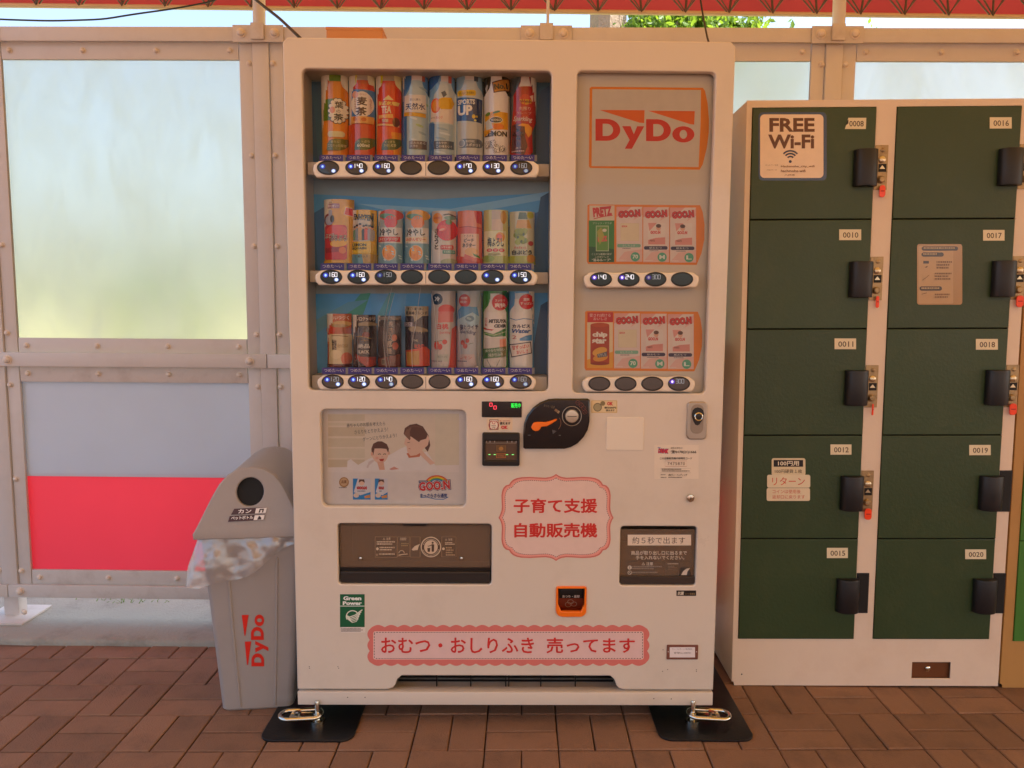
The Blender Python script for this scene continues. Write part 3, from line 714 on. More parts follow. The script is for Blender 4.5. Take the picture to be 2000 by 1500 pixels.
# ---- sample cards: curved printed fronts standing on the shelves
def card(crop, bx, label, draw, sag=.030, d=.056):
    ox, oy, k = crop; x0, y0, x1, y1 = bx; x0 += 5; x1 -= 5
    X0, Y0_, X1, Y1 = ox+x0/k, oy+y0/k, ox+x1/k, oy+y1/k
    uc, hw = (X0+X1)/2, (X1-X0)/2
    u, zb = M0(uc, Y1, d); loc = WORLD[vm] @ Vector((u, d, zb))
    e = empty('drink_sample', tuple(loc), (0, 0, ROTM), label, 'drink sample', 'drink samples standing in the display window')
    mp = on_plane(e, 0.)
    # body: thin curved shell
    zt = mp(uc, Y0_)[1]; wl = mp(X0, Y1)[0]; wr = mp(X1, Y1)[0]; n = 12
    bm = bmesh.new(); rings = []
    for j in range(17):
        q = math.sin((j-8)*math.pi/16); off = sag*(1-math.sqrt(max(0, 1-.965*q*q))); x = (wl+wr)/2+(wr-wl)/2*q
        nx = q*.0008; off += .0007
        rings.append([bm.verts.new(v) for v in ((x-nx, off, 0), (x-nx, off, zt), (x-2*nx, off+.0012, zt), (x-2*nx, off+.0012, 0))])
    for a, b in zip(rings, rings[1:]):
        for i in range(4): bm.faces.new((a[i], b[i], b[(i+1) % 4], a[(i+1) % 4]))
    bm.faces.new(rings[0][::-1]); bm.faces.new(rings[-1])
    bmo('card_shell', bm, WHITE_P, e, True)
    p = Print(ox, oy, k); draw(p, x0, y0, x1, y1)
    p.items = [(v_, f_, tuple(q_**1.22 for q_ in c_), n_) for v_, f_, c_, n_ in p.items]
    p.build('printed_face', INK_C, e, mp, 0., .00009, (uc, hw, sag))
    return e
def bottle(p, cx, top, bot, hw, neck, capw, caph, sh, c, cap, lo=None):
    """bottle outline: cap, neck, shoulder, body"""
    p.R(cx-capw, top, cx+capw, top+caph, cap)
    y = top+caph
    pts = [(cx-neck, y), (cx-neck, y+sh*.15), (cx-hw*.62, y+sh*.5), (cx-hw*.92, y+sh*.8), (cx-hw, y+sh), (cx-hw, bot-25), (cx-hw+12, bot), (cx+hw-12, bot), (cx+hw, bot-25), (cx+hw, y+sh), (cx+hw*.92, y+sh*.8), (cx+hw*.62, y+sh*.5), (cx+neck, y+sh*.15), (cx+neck, y)]
    p.P(pts, c)
def leafbox(p, x0, y0, x1, y1, c): p.P([(x0, y1), (x0+10, y0+60), (x0+50, y0+15), (x0+110, y0), (x1, y0), (x1, y1-70), (x1-40, y1-20), (x1-90, y1)], c)
A = (580, 120, 6.523); B = (820, 120, 6.522); Cc = (590, 370, 7.5); Dd = (820, 370, 7.407); Ee = (590, 560, 6.82); Ff = (820, 560, 6.819)
def d1(p, x0, y0, x1, y1):
    p.R(x0, y0, x1, y1, '#f3ecd6'); p.R(x0, y0+640, x1, y1, '#f0c46a'); p.E(355, 268, 55, 55, '#d9803c')
    bottle(p, 480, 165, 1195, 150, 75, 72, 85, 130, '#e8962a', '#7fa03a'); p.P([(330, 480), (500, 470), (500, 750), (325, 750)], '#7a9a2c'); p.P([(330, 770), (620, 780), (620, 1195), (325, 1195)], '#f0a238')
    for a in range(14): p.E(515+95*math.cos(a*.45), 630+140*math.sin(a*.45), 30, 30, '#2f2a20')
    for a in range(14): p.E(515+92*math.cos(a*.45), 630+137*math.sin(a*.45), 24, 24, '#f6eedc')
    p.E(515, 630, 95, 140, '#f6eedc'); p.E(455, 620, 32, 42, '#f0b4a2'); p.T('葉', 480, 510, 575, 600, '#4a3c28', .02); p.T('の', 500, 615, 545, 655, '#4a3c28'); p.T('茶', 470, 665, 575, 755, '#3a3022', .03)
    p.RR(400, 890, 590, 965, 30, '#e4dcb0'); leafbox(p, 385, 985, 625, 1135, '#7a7e26'); p.T('香りに', 435, 1010, 535, 1040, '#e8e2b0'); p.T('こだわった緑茶', 405, 1055, 605, 1090, '#e8e2b0', .01)
def d2(p, x0, y0, x1, y1):
    p.R(x0, y0, x1, y1, '#f4ecc8'); p.P([(640, 140), (770, 145), (740, 290), (650, 300)], '#e8dc3a'); bottle(p, 830, 150, 1195, 145, 70, 65, 85, 140, '#d8622c', '#c9bdb0')
    p.P([(700, 330), (760, 280), (960, 290), (975, 380), (690, 370)], '#e0502c'); p.P([(690, 350), (975, 360), (975, 720), (690, 700)], '#5c93c6'); p.E(825, 545, 140, 165, '#f6ece0'); p.E(740, 420, 40, 45, '#f2bca4')
    p.T('おいしい', 800, 405, 880, 430, '#9a5a36'); p.T('麦', 765, 450, 890, 560, '#5a3420', .03); p.T('茶', 750, 580, 885, 690, '#5a3420', .035)
    for s in (745, 925): p.V('カフェイン', s-12, 470, s+12, 650, '#c48a6a', 0)
    p.P([(690, 700), (960, 700), (955, 790), (690, 790)], '#f0b868'); p.E(740, 730, 25, 30, '#d88a2c'); p.E(850, 740, 30, 25, '#d87a2c'); p.P([(680, 800), (950, 800), (950, 1195), (680, 1195)], '#dd5e2c'); p.P([(650, 800), (690, 800), (690, 1195), (650, 1195)], '#e0683a')
    leafbox(p, 735, 975, 965, 1130, '#667326'); p.T('たっぷり', 775, 1005, 915, 1035, '#f0e8b8'); p.T('600ml', 772, 1048, 910, 1092, '#f6f0d4', .02)
def d3(p, x0, y0, x1, y1):
    p.R(x0, y0, x1, y1, '#f6eab4'); p.P([(985, 145), (1120, 145), (1090, 270), (990, 280)], '#e6dc34'); bottle(p, 1165, 155, 1195, 150, 78, 72, 90, 120, '#e2491f', '#c9b8a0')
    p.P([(1020, 420), (1080, 300), (1260, 300), (1310, 400), (1300, 500), (1100, 520)], '#e6501e'); p.P([(1090, 490), (1165, 430), (1230, 490)], '#f0dca0'); p.P([(1040, 500), (1300, 515), (1280, 560), (1040, 550)], '#f4d47a'); p.T('アイス', 1060, 500, 1220, 560, '#d23a1c', .03); p.T('TEA', 1075, 565, 1200, 660, '#f8e6c8', .04)
    p.P([(1040, 680), (1220, 670), (1220, 720), (1040, 720)], '#f2c070'); p.T('無糖', 1085, 730, 1165, 775, '#f6e2c4', .02); p.P([(1010, 785), (1220, 800), (1290, 740), (1290, 830), (1020, 810)], '#f2c884'); p.E(1255, 770, 42, 60, '#7a3a1c'); p.P([(1020, 830), (1280, 840), (1280, 1195), (1010, 1195)], '#ec6a1c'); p.P([(1200, 900), (1310, 900), (1310, 1195), (1230, 1195)], '#f0a42c')
    leafbox(p, 1075, 985, 1310, 1130, '#667026'); p.T('すっきり', 1120, 1010, 1240, 1038, '#efe6b4'); p.T('水出し紅茶', 1110, 1052, 1255, 1086, '#efe6b4', .01)
def d4(p, x0, y0, x1, y1):
    p.R(x0, y0, x1, y1, '#6ea6d0'); p.P([(1325, 150), (1480, 150), (1440, 300), (1360, 420), (1325, 420)], '#3f86c0'); bottle(p, 1525, 150, 1195, 155, 70, 65, 90, 230, '#c4d8dc', '#f4e8e2'); p.R(1590, 150, 1625, 250, '#c8786a')
    for k in range(9): p.E(1440+random.Random(k).uniform(0, 190), 340+95*k, 50, 16, ('#a8c0c8', '#e4eef0', '#b4cc9c')[k % 3], 20)
    p.P([(1370, 430), (1630, 420), (1640, 650), (1365, 640)], '#ece6e0'); p.T('富士山麓の', 1440, 470, 1570, 500, '#4a5a80'); p.T('天然水', 1385, 530, 1625, 615, '#2c4480', .02); p.P([(1365, 640), (1630, 660), (1630, 710), (1365, 690)], '#e2b43a'); p.P([(1325, 700), (1400, 690), (1400, 1195), (1325, 1195)], '#3f86c0')
    p.R(1430, 1010, 1640, 1115, '#7c7272'); p.T('深みのある', 1445, 1020, 1625, 1055, '#e8ecf0'); p.T('天然水', 1445, 1062, 1540, 1096, '#e8ecf0')
def d5(p, x0, y0, x1, y1):
    p.R(x0, y0, x1, y1, '#8ab8d8'); p.P([(105, 150), (270, 150), (230, 260), (140, 340), (105, 340)], '#2f78bc'); bottle(p, 325, 160, 1195, 150, 70, 55, 95, 190, '#d6e0e0', '#eee4de'); p.R(360, 175, 400, 270, '#d8786a'); p.P([(270, 395), (320, 370), (345, 420), (300, 460)], '#5c6a80')
    p.P([(140, 520), (430, 520), (420, 790), (130, 760)], '#f2e4d8'); p.E(200, 560, 62, 95, '#ee7a2a'); p.E(205, 560, 45, 75, '#f4ac4a'); p.P([(240, 480), (290, 460), (400, 450), (430, 520), (400, 600), (270, 610), (235, 560)], '#f0c02c'); p.T('ゆず&', 140, 700, 190, 722, '#5a5a6a'); p.T('オレンジ', 200, 695, 290, 730, '#e07a3a', .02); p.P([(160, 790), (410, 800), (405, 1195), (150, 1195)], '#bcd0d8'); p.P([(105, 760), (190, 790), (180, 1195), (105, 1195)], '#3f80bc')
    for k in range(6): p.E(290+30*math.sin(k*2.1), 860+60*k, 70, 14, ('#a2bccc', '#d8e6ea')[k % 2], 12)
    p.R(180, 1012, 420, 1115, '#6c7884'); p.T('さわやか', 210, 1024, 340, 1056, '#eef2f4'); p.T('この味わい！', 210, 1066, 395, 1102, '#eef2f4', .01)
def d6(p, x0, y0, x1, y1):
    p.R(x0, y0, x1, y1, '#9cc0d6'); bottle(p, 640, 140, 1190, 160, 75, 65, 95, 170, '#d0d8d8', '#e6e0dc'); p.R(690, 150, 740, 250, '#5a6a7a'); p.RR(475, 360, 712, 435, 22, '#e6c21e'); p.T('おいしい水分補給', 492, 382, 695, 415, '#6a5420', .01)
    p.P([(465, 450), (790, 470), (785, 775), (465, 745)], '#2c6cae'); p.P([(640, 480), (790, 470), (785, 775), (700, 760)], '#24487e'); p.T('SPORTS', 485, 480, 700, 545, '#eef0f2', .04); p.T('UP', 485, 555, 668, 685, '#f6f4f0', .05); p.E(685, 700, 22, 26, '#e8d060'); p.E(722, 698, 12, 14, '#e8d060'); p.E(702, 748, 15, 14, '#e8e090')
    p.R(480, 780, 780, 1180, '#d2d4d0'); p.RR(490, 985, 790, 1100, 50, '#6f7884'); p.E(532, 1040, 44, 50, '#dadcdc'); p.E(532, 1040, 34, 40, '#a8b0b8'); p.T('電解質補給', 585, 1000, 695, 1035, '#eef0f0'); p.T('スポドリ！', 585, 1044, 755, 1084, '#eef0f0', .02); p.P([(465, 1180), (785, 1190), (785, 1195), (465, 1195)], '#2a4468')
def d7(p, x0, y0, x1, y1):
    p.R(x0, y0, x1, y1, '#3c2c24'); p.P([(810, 420), (1145, 420), (1145, 1195), (810, 1195)], '#d8ccc0'); bottle(p, 975, 180, 1195, 150, 72, 70, 70, 190, '#f4eeea', '#f6f0ea'); p.P([(835, 330), (855, 280), (870, 300), (850, 390)], '#d8d0c8')
    p.P([(918, 262), (1145, 195), (1150, 360), (940, 400)], '#7a4414'); p.P([(932, 272), (1135, 212), (1140, 345), (950, 385)], '#c8882c'); p.T('No.1', 945, 275, 1115, 350, '#3a2410', .05, -8)
    p.P([(830, 660), (880, 640), (1120, 640), (1120, 860), (830, 880)], '#f0b830'); p.E(870, 665, 32, 22, '#7aa03a', -30); p.E(975, 645, 50, 14, '#6aa09a', -15); p.P([(835, 760), (900, 720), (930, 850), (850, 870)], '#d8dcd8'); p.E(970, 745, 84, 42, '#f4ecdc'); p.E(970, 745, 76, 35, '#33302c'); p.T('WILKINSON', 905, 730, 1035, 760, '#f0ead8', .02); p.E(1000, 830, 70, 40, '#ee8a28')
    p.T('LEMON', 832, 885, 1105, 955, '#3c2a14', .04); p.P([(820, 870), (910, 860), (905, 895), (830, 950)], '#f0b020'); p.T('刺激、', 835, 1000, 1000, 1105, '#3a2e26', .09, -8); p.T('刺激、', 838, 1003, 997, 1102, '#f6f0ea', .02, -8); p.T('強め', 930, 1065, 1090, 1165, '#3a2e26', .09, -6); p.T('強め', 933, 1068, 1087, 1162, '#f6f0ea', .02, -6)
def d8(p, x0, y0, x1, y1):
    p.R(x0, y0, x1, y1, '#58656e'); p.P([(1290, 170), (1400, 170), (1400, 210), (1420, 300), (1480, 420), (1480, 760), (1430, 900), (1440, 1150), (1400, 1195), (1180, 1195), (1150, 1150), (1170, 800), (1190, 600), (1195, 420), (1250, 320), (1285, 250)], '#c22a26'); p.P([(1295, 168), (1385, 168), (1400, 250), (1420, 310), (1260, 320), (1285, 260)], '#eadfd6')
    p.E(1345, 485, 78, 70, '#d8483a'); p.P([(1270, 480), (1430, 480), (1420, 530), (1350, 550), (1290, 530)], '#e0b03a'); p.T('Welch', 1275, 490, 1420, 525, '#8a2a1c', .04); p.P([(1400, 440), (1445, 415), (1440, 510)], '#f0d0c0'); p.T('丸搾り', 1265, 575, 1410, 625, '#f4d8cc', .01); p.T('グレープ', 1230, 640, 1420, 675, '#f0c8bc'); p.T('Sparkling', 1195, 700, 1430, 775, '#f4e4dc', .01, 4, sh=.25)
    p.P([(1180, 800), (1250, 790), (1350, 810), (1340, 950), (1370, 1080), (1330, 1195), (1170, 1150)], '#6e1c26'); p.P([(1245, 815), (1300, 790), (1380, 800), (1425, 840), (1420, 920), (1380, 970), (1340, 900), (1335, 830)], '#f0aa3a')
    for k in range(8): p.E(1215+40*(k % 3), 870+48*(k//3)+12*(k % 2), 24, 26, '#5a1420' if k % 2 else '#7c2430')
    p.T('果汁', 1225, 1090, 1298, 1116, '#f0d0c8'); p.tiny(1180, 1135, 1350, 1160, 1, '#f0c8c0')
row1 = [(A, (285, 155, 632, 1200), 'curved display card of green-labelled tea bottle, first on the top shelf', d1), (A, (640, 140, 977, 1200), 'curved display card of barley tea bottle with blue and orange label', d2),
        (A, (985, 145, 1322, 1200), 'curved display card of bright orange-red iced tea bottle', d3), (A, (1327, 145, 1664, 1200), 'pale blue display card of a clear mineral water bottle', d4),
        (B, (105, 150, 442, 1200), 'light blue display card of water bottle with orange and yellow fruits', d5), (B, (452, 135, 800, 1200), 'display card of sports drink bottle with dark blue label and yellow badge', d6),
        (B, (808, 175, 1147, 1200), 'display card of white lemon soda bottle with brown gold badge', d7), (B, (1150, 165, 1490, 1200), 'display card of deep red grape soda bottle with white cap', d8)]
def e1(p, x0, y0, x1, y1):
    p.R(x0, y0, x1, y1, '#e6b432'); p.RR(355, 170, 440, 205, 8, '#f0e4c0'); p.T('新登場', 362, 175, 432, 200, '#7a3a28'); p.RR(360, 205, 550, 275, 14, '#b88a9a'); p.T('飲むゼリー', 372, 220, 538, 262, '#fbeef0', .04); p.E(655, 320, 85, 82, '#f2c24a', -10); p.P([(628, 255), (725, 265), (735, 395), (605, 370)], '#f8e0d4'); p.P([(640, 265), (720, 275), (725, 385), (615, 362)], '#e2443c')
    p.E(385, 440, 82, 90, '#a03a3c'); p.E(392, 450, 62, 72, '#c8cbe0'); p.R(385, 300, 440, 420, '#c6cce0'); p.E(440, 430, 30, 55, '#5a4a44'); p.RR(320, 520, 650, 1030, 40, '#d83c44'); p.E(500, 600, 150, 80, '#e8645c'); p.E(540, 780, 130, 60, '#f0c040', -8)
    p.T('ぶどう', 330, 640, 480, 720, '#5a2a24', .07); p.T('ぶどう', 334, 644, 476, 716, '#f8e8d8', .02); p.T('ぷるぷる', 400, 660, 650, 760, '#4a2420', .07); p.T('ぷるぷる', 404, 664, 646, 756, '#f4d8c0', .01); p.P([(330, 860), (640, 830), (650, 900), (340, 930)], '#b02c38'); p.E(590, 890, 50, 50, '#e8884a'); p.R(x0, 1040, x1, y1, '#e6b432')
def e2(p, x0, y0, x1, y1):
    p.R(x0, y0, x1, y1, '#e8c02c'); p.R(735, 430, 1030, 760, '#d8cfc4'); p.R(1010, 345, 1040, 740, '#8a7a2c'); p.T('ENHYPEN', 745, 365, 1030, 450, '#2c2620', .05, 5); p.R(700, 430, 735, 700, '#c8b890')
    for i, (x, c, h) in enumerate(((765, '#6aa07a', 540), (805, '#a8b4c0', 520), (850, '#e0b060', 500), (905, '#4a4440', 530), (940, '#e05a44', 520), (985, '#b0a8c0', 525), (1015, '#b8b4b4', 540))):
        p.P([(x-28, 740), (x-30, h+70), (x-12, h+45), (x+12, h+45), (x+30, h+70), (x+28, 740)], c); p.E(x, h+25, 17, 24, '#e8b898'); p.E(x, h+6, 20, 16, '#4a3428')
    p.P([(715, 700), (740, 780), (1000, 750), (1000, 930), (730, 940)], '#e8c83a'); p.T('LEMON', 735, 790, 940, 835, '#4a4a20', .05); p.T('SQUASH', 735, 845, 940, 885, '#4a4a20', .05); p.R(715, 950, 1075, y1, '#7aa8b4'); p.P([(880, 950), (1075, 950), (1075, y1), (900, y1)], '#c4a04a'); p.T('果汁入り', 820, 965, 960, 1000, '#5a4a30', .02)
def melon(p, x0, y0, x1, y1, fruit, strip_, band):
    p.R(x0, y0, x1, y1, '#b8c4c8'); p.E(x0+200, y0+70, 175, 85, strip_); p.E(x0+150, y0+85, 120, 40, '#7aa48a', 5)
    p.E(x0+200, y0+170, 95, 95, fruit); p.P([(x0+60, y0+250), (x0+350, y0+250), (x0+350, y0+480), (x0+60, y0+480)], '#e8e4e0'); p.T('冷やし', x0+35, y0+265, x0+305, y0+370, '#3a342e', .03); p.R(x0+15, y0+385, x0+330, y0+460, band)
    p.T('メロンソーダ' if band == '#d84434' else 'みかんゼリー', x0+28, y0+395, x0+310, y0+445, '#f8e6dc' if band == '#d84434' else '#e0603a', .03)
    p.R(x0, y0+480, x1, y1, '#8fb4c2'); p.E(x0+175, y0+620, 100, 115, '#f0d8b0'); p.E(x0+175, y0+620, 92, 105, '#eea02c'); p.E(x0+150, y0+590, 40, 45, '#f6b84a')
    for k in range(8): p.E(x0+40+(k*97) % 300, y0+520+(k*61) % 220, 22, 10, '#d8e6e8', 30)
def e3(p, *a): melon(p, *a, '#e23a34', '#e0603c', '#d84434')
def e4(p, *a): melon(p, *a, '#f0942a', '#e8b434', '#f0e0c4')
def e5(p, x0, y0, x1, y1):
    p.R(x0, y0, x1, y1, '#dcd4cc'); p.P([(160, 560), (280, 700), (300, y1), (150, y1)], '#eeeae8'); p.L([(340, 370), (420, 355), (515, 390)], 22, '#6a5c50'); p.E(435, 410, 85, 30, '#8aa890'); p.E(255, 415, 72, 78, '#eca22c'); p.T('期間限定', 205, 395, 300, 425, '#d06a1c', .02); p.E(390, 590, 150, 152, '#e0301c'); p.E(330, 560, 55, 45, '#f06a50'); p.E(320, 580, 40, 15, '#f8c0b0', -15); p.E(415, 470, 45, 38, '#7a9a4a')
    p.V('さらっと', 215, 560, 270, 870, '#4a4038', .03); p.RR(300, 805, 478, 870, 16, '#d8503c'); p.T('トマト100%', 318, 820, 460, 855, '#f8e4d8', .02); p.RR(330, 880, 500, 930, 10, '#6aa896'); p.T('食塩無添加', 345, 890, 485, 918, '#eef4ee'); p.E(420, 1050, 120, 50, '#b8bc9c')
def e6(p, x0, y0, x1, y1):
    p.R(x0, y0, x1, y1, '#e2786c'); p.P([(540, 310), (700, 300), (880, 310), (890, 540), (560, 540)], '#ea9470'); p.P([(780, 310), (890, 310), (890, 500), (820, 480)], '#d84a44'); p.L([(560, 545), (700, 535), (890, 560)], 12, '#c0504c'); p.P([(590, 640), (850, 640), (850, 1000), (590, 1000)], '#f0cdb8'); p.T('とろける', 640, 655, 775, 695, '#4a3428', .01); p.T('ピーチ', 640, 705, 780, 765, '#3c2c22', .03); p.T('ネクター', 615, 775, 800, 840, '#3c2c22', .04)
    p.E(740, 900, 90, 60, '#f0c48a'); p.P([(760, 920), (850, 960), (880, 1000), (780, 960)], '#6aa05a'); p.P([(530, 960), (900, 1000), (900, y1), (530, y1)], '#dc5a54'); p.P([(650, 930), (860, 1020), (860, 1060), (640, 1000)], '#e47a6e')
def e7(p, x0, y0, x1, y1):
    p.R(x0, y0, x1, y1, '#d8d490'); p.R(1040, 300, 1170, 430, '#d0c0b0'); p.R(1040, 430, 1200, 590, '#e0c8b0'); p.E(1210, 400, 45, 95, '#d8a83a'); p.R(930, 600, 1240, 960, '#ece8c0'); p.E(1160, 690, 66, 72, '#e8a83a'); p.E(1150, 680, 40, 40, '#ee6a3a'); p.T('梅よろし', 980, 690, 1215, 830, '#3c342a', .03)
    for k in range(3): p.E(1010+85*k, 878, 40, 26, '#d84a40'); p.T('酸甘梅'[k], 992+85*k, 862, 1028+85*k, 894, '#f8dcd0')
    p.E(1080, 935, 90, 20, '#b8b078'); p.R(x0, 960, x1, y1, '#c8cc7c'); p.E(990, 1000, 90, 50, '#a8bc60')
def e8(p, x0, y0, x1, y1):
    p.R(x0, y0, x1, y1, '#d8d6b8'); p.P([(1420, 430), (1440, 330), (1540, 330), (1560, 430)], '#6c7a58'); p.P([(1390, 560), (1410, 440), (1580, 440), (1620, 560)], '#e0b45a'); p.E(1600, 370, 50, 50, '#c8c83a')
    rd = random.Random(4)
    for k in range(16): p.E(1455+rd.uniform(-65, 75), 680+rd.uniform(-95, 95), 42, 42, ('#a8b42e', '#b8c23e', '#90a028')[k % 3])
    for q in ((1420, 690), (1500, 650), (1470, 750)): p.E(q[0], q[1], 14, 22, '#5a6a1c', 20)
    p.E(1600, 780, 35, 35, '#c0503c'); p.T('ぎゅぎゅっと', 1372, 822, 1540, 860, '#d85a4c', .02); p.T('白ぶどう', 1340, 875, 1615, 945, '#3a342a', .04); p.R(x0, 960, x1, y1, '#bcc048'); p.E(1600, 1000, 60, 60, '#d8a03a')
row2 = [(Cc, (295, 140, 745, 1078), 'tall yellow display card with red jelly drink can and round badge', e1), (Cc, (705, 295, 1080, 1085), 'yellow lemon squash display card with a row of small figures', e2), (Cc, (1090, 305, 1462, 1085), 'display card of chilled melon drink can with red fruit', e3), (Cc, (1485, 310, 1850, 1085), 'display card of chilled drink can with orange citrus fruit', e4),
        (Dd, (155, 305, 525, 1085), 'display card of tomato juice can with one large red tomato', e5), (Dd, (530, 305, 905, 1085), 'pink display card of peach nectar can', e6), (Dd, (912, 292, 1285, 1085), 'pale yellow display card of plum drink can', e7), (Dd, (1293, 315, 1668, 1085), 'display card of white grape drink can with green grapes', e8)]
def f1(p, x0, y0, x1, y1):
    p.R(x0, y0, x1, y1, '#c46a30'); p.T('味わいつづく', 335, 385, 612, 440, '#f4e4d0', .02); p.E(520, 495, 120, 40, '#d8b46a'); p.E(370, 580, 70, 70, '#d8502a'); p.RR(350, 630, 640, 1040, 24, '#e2cfa6'); p.E(495, 520, 110, 22, '#b89a60'); p.L([(390, 655), (480, 650), (600, 665)], 10, '#a08050'); p.T('微糖', 395, 700, 460, 850, '#3a2c1c', .02); p.T('demitasse', 470, 750, 600, 810, '#b09060', .0); p.E(580, 960, 62, 85, '#e8886a'); p.E(450, 900, 80, 60, '#ead8b0'); p.R(x0, 1030, x1, y1, '#7a2c26')
def f2(p, x0, y0, x1, y1):
    p.R(x0, y0, x1, y1, '#4a241c'); p.T('濃い口クッキリ', 680, 400, 955, 455, '#f0e4d4', .02); p.E(860, 505, 120, 38, '#a89878'); p.RR(720, 520, 970, 1050, 24, '#3a1c18'); p.E(850, 640, 50, 40, '#8a2c22'); p.L([(720, 665), (800, 660), (920, 695)], 12, '#d0a862'); p.T('絶品', 740, 760, 895, 820, '#f2e8dc', .03); p.T('BLACK', 735, 845, 890, 890, '#f2e8dc', .04); p.T('ー★ー', 790, 700, 880, 730, '#d0a862'); p.P([(720, 900), (780, 930), (960, 940), (960, 1060), (860, 1070), (720, 960)], '#c8402a'); p.E(910, 1020, 50, 45, '#e05a3a')
def f3(p, x0, y0, x1, y1):
    p.R(x0, y0, x1, y1, '#4c2a24'); p.R(x0, 400, x1, 440, '#9a8878'); p.V('挽きたて', 1150, 450, 1215, 800, '#e8d8c8', .01); p.V('微糖', 1125, 720, 1190, 900, '#d8c4b0', .02); p.E(1225, 680, 32, 45, '#d88a6a'); p.E(1235, 790, 36, 50, '#cc6a4a'); p.P([(1000, 960), (1290, 900), (1290, y1), (1000, y1)], '#8a4230'); p.RR(1060, 960, 1110, 1040, 8, '#b8a890'); p.T('珈琲', 1066, 970, 1104, 1030, '#4a2a20', .02)
def f4(p, x0, y0, x1, y1):
    p.R(x0, y0, x1, y1, '#2c2040'); p.R(x0, y0, x1, 390, '#c0b49c'); p.T('すごく薫り高い', 1400, 275, 1620, 315, '#3a2c28', .02); p.T('最高峰ブレンド', 1375, 325, 1660, 375, '#3a2c28', .03); p.P([(1480, 390), (1600, 390), (1500, 470)], '#c0b49c'); p.P([(1480, 470), (1600, 430), (1650, 520), (1520, 540)], '#3c2a26'); p.R(1350, 475, 1470, 530, '#c8c2c8'); p.T('コク', 1375, 482, 1445, 524, '#4a3a50', .03); p.E(1540, 575, 125, 45, '#a8987c', 8); p.RR(1400, 600, 1660, 1060, 24, '#33203c'); p.T('THE', 1480, 700, 1540, 730, '#e8dcc8'); p.T('BLEND', 1500, 770, 1620, 815, '#d8503a', .04); p.P([(1380, 850), (1500, 830), (1640, 800), (1680, 850), (1680, 1060), (1390, 1060)], '#d8582c'); p.P([(1390, 870), (1560, 850), (1560, 1040), (1400, 1040)], '#c89a4a')
def f5(p, x0, y0, x1, y1):
    p.R(x0, y0, x1, y1, '#cfc8c4'); p.E(230, 165, 75, 76, '#33506e'); p.T('冷', 195, 130, 265, 195, '#e8eef2', .04); p.E(350, 310, 105, 75, '#e06460'); p.P([(250, 330), (440, 330), (440, 470), (240, 480)], '#e28a84'); p.T('白桃', 220, 490, 380, 570, '#d04a4a', .05); p.T('Sparkling', 260, 590, 405, 635, '#d8706c', .01, sh=.2); p.P([(420, 560), (475, 520), (475, y1), (375, y1), (400, 900)], '#e0685c'); p.E(330, 735, 32, 32, '#d84838'); p.E(225, 780, 34, 60, '#dc5848'); p.E(270, 800, 30, 40, '#d85040'); p.L([(190, 735), (300, 715)], 7, '#5a8a5a'); p.P([(200, 900), (380, 900), (370, 1000), (200, 980)], '#c0c4bc'); p.T('果汁3%', 230, 915, 365, 948, '#8a9490'); p.tiny(160, 985, 310, 1010, 1, '#7a7c88')
def f6(p, x0, y0, x1, y1):
    p.R(x0, y0, x1, y1, '#c8ccd0'); p.E(595, 185, 78, 88, '#d42c30'); p.T('期間', 540, 135, 630, 170, '#fbe8e4', .02); p.T('限定!', 540, 185, 630, 220, '#fbe8e4', .02); p.P([(490, 330), (560, 260), (760, 270), (790, 420), (500, 470)], '#5aa4d0'); p.P([(500, 440), (700, 340), (790, 400), (780, 520), (500, 540)], '#b4d4e0'); p.E(665, 425, 58, 40, '#5c8494'); p.E(655, 422, 34, 16, '#a8c4c4', 20)
    p.T('塩とライチ', 530, 500, 775, 570, '#33406a', .04); p.T('Sparkling', 525, 575, 745, 640, '#3c4a78', .02, 6, sh=.25); p.E(630, 718, 28, 30, '#d43c34'); p.E(572, 745, 26, 34, '#cc3830'); p.E(605, 790, 28, 36, '#dc4838'); p.L([(650, 765), (710, 748)], 6, '#4a7a4a'); p.P([(540, 900), (720, 900), (760, y1), (520, y1)], '#dcc8c4'); p.T('レモン', 540, 925, 690, 968, '#d87a6c', .02); p.tiny(505, 985, 640, 1012, 1, '#5a6a88')
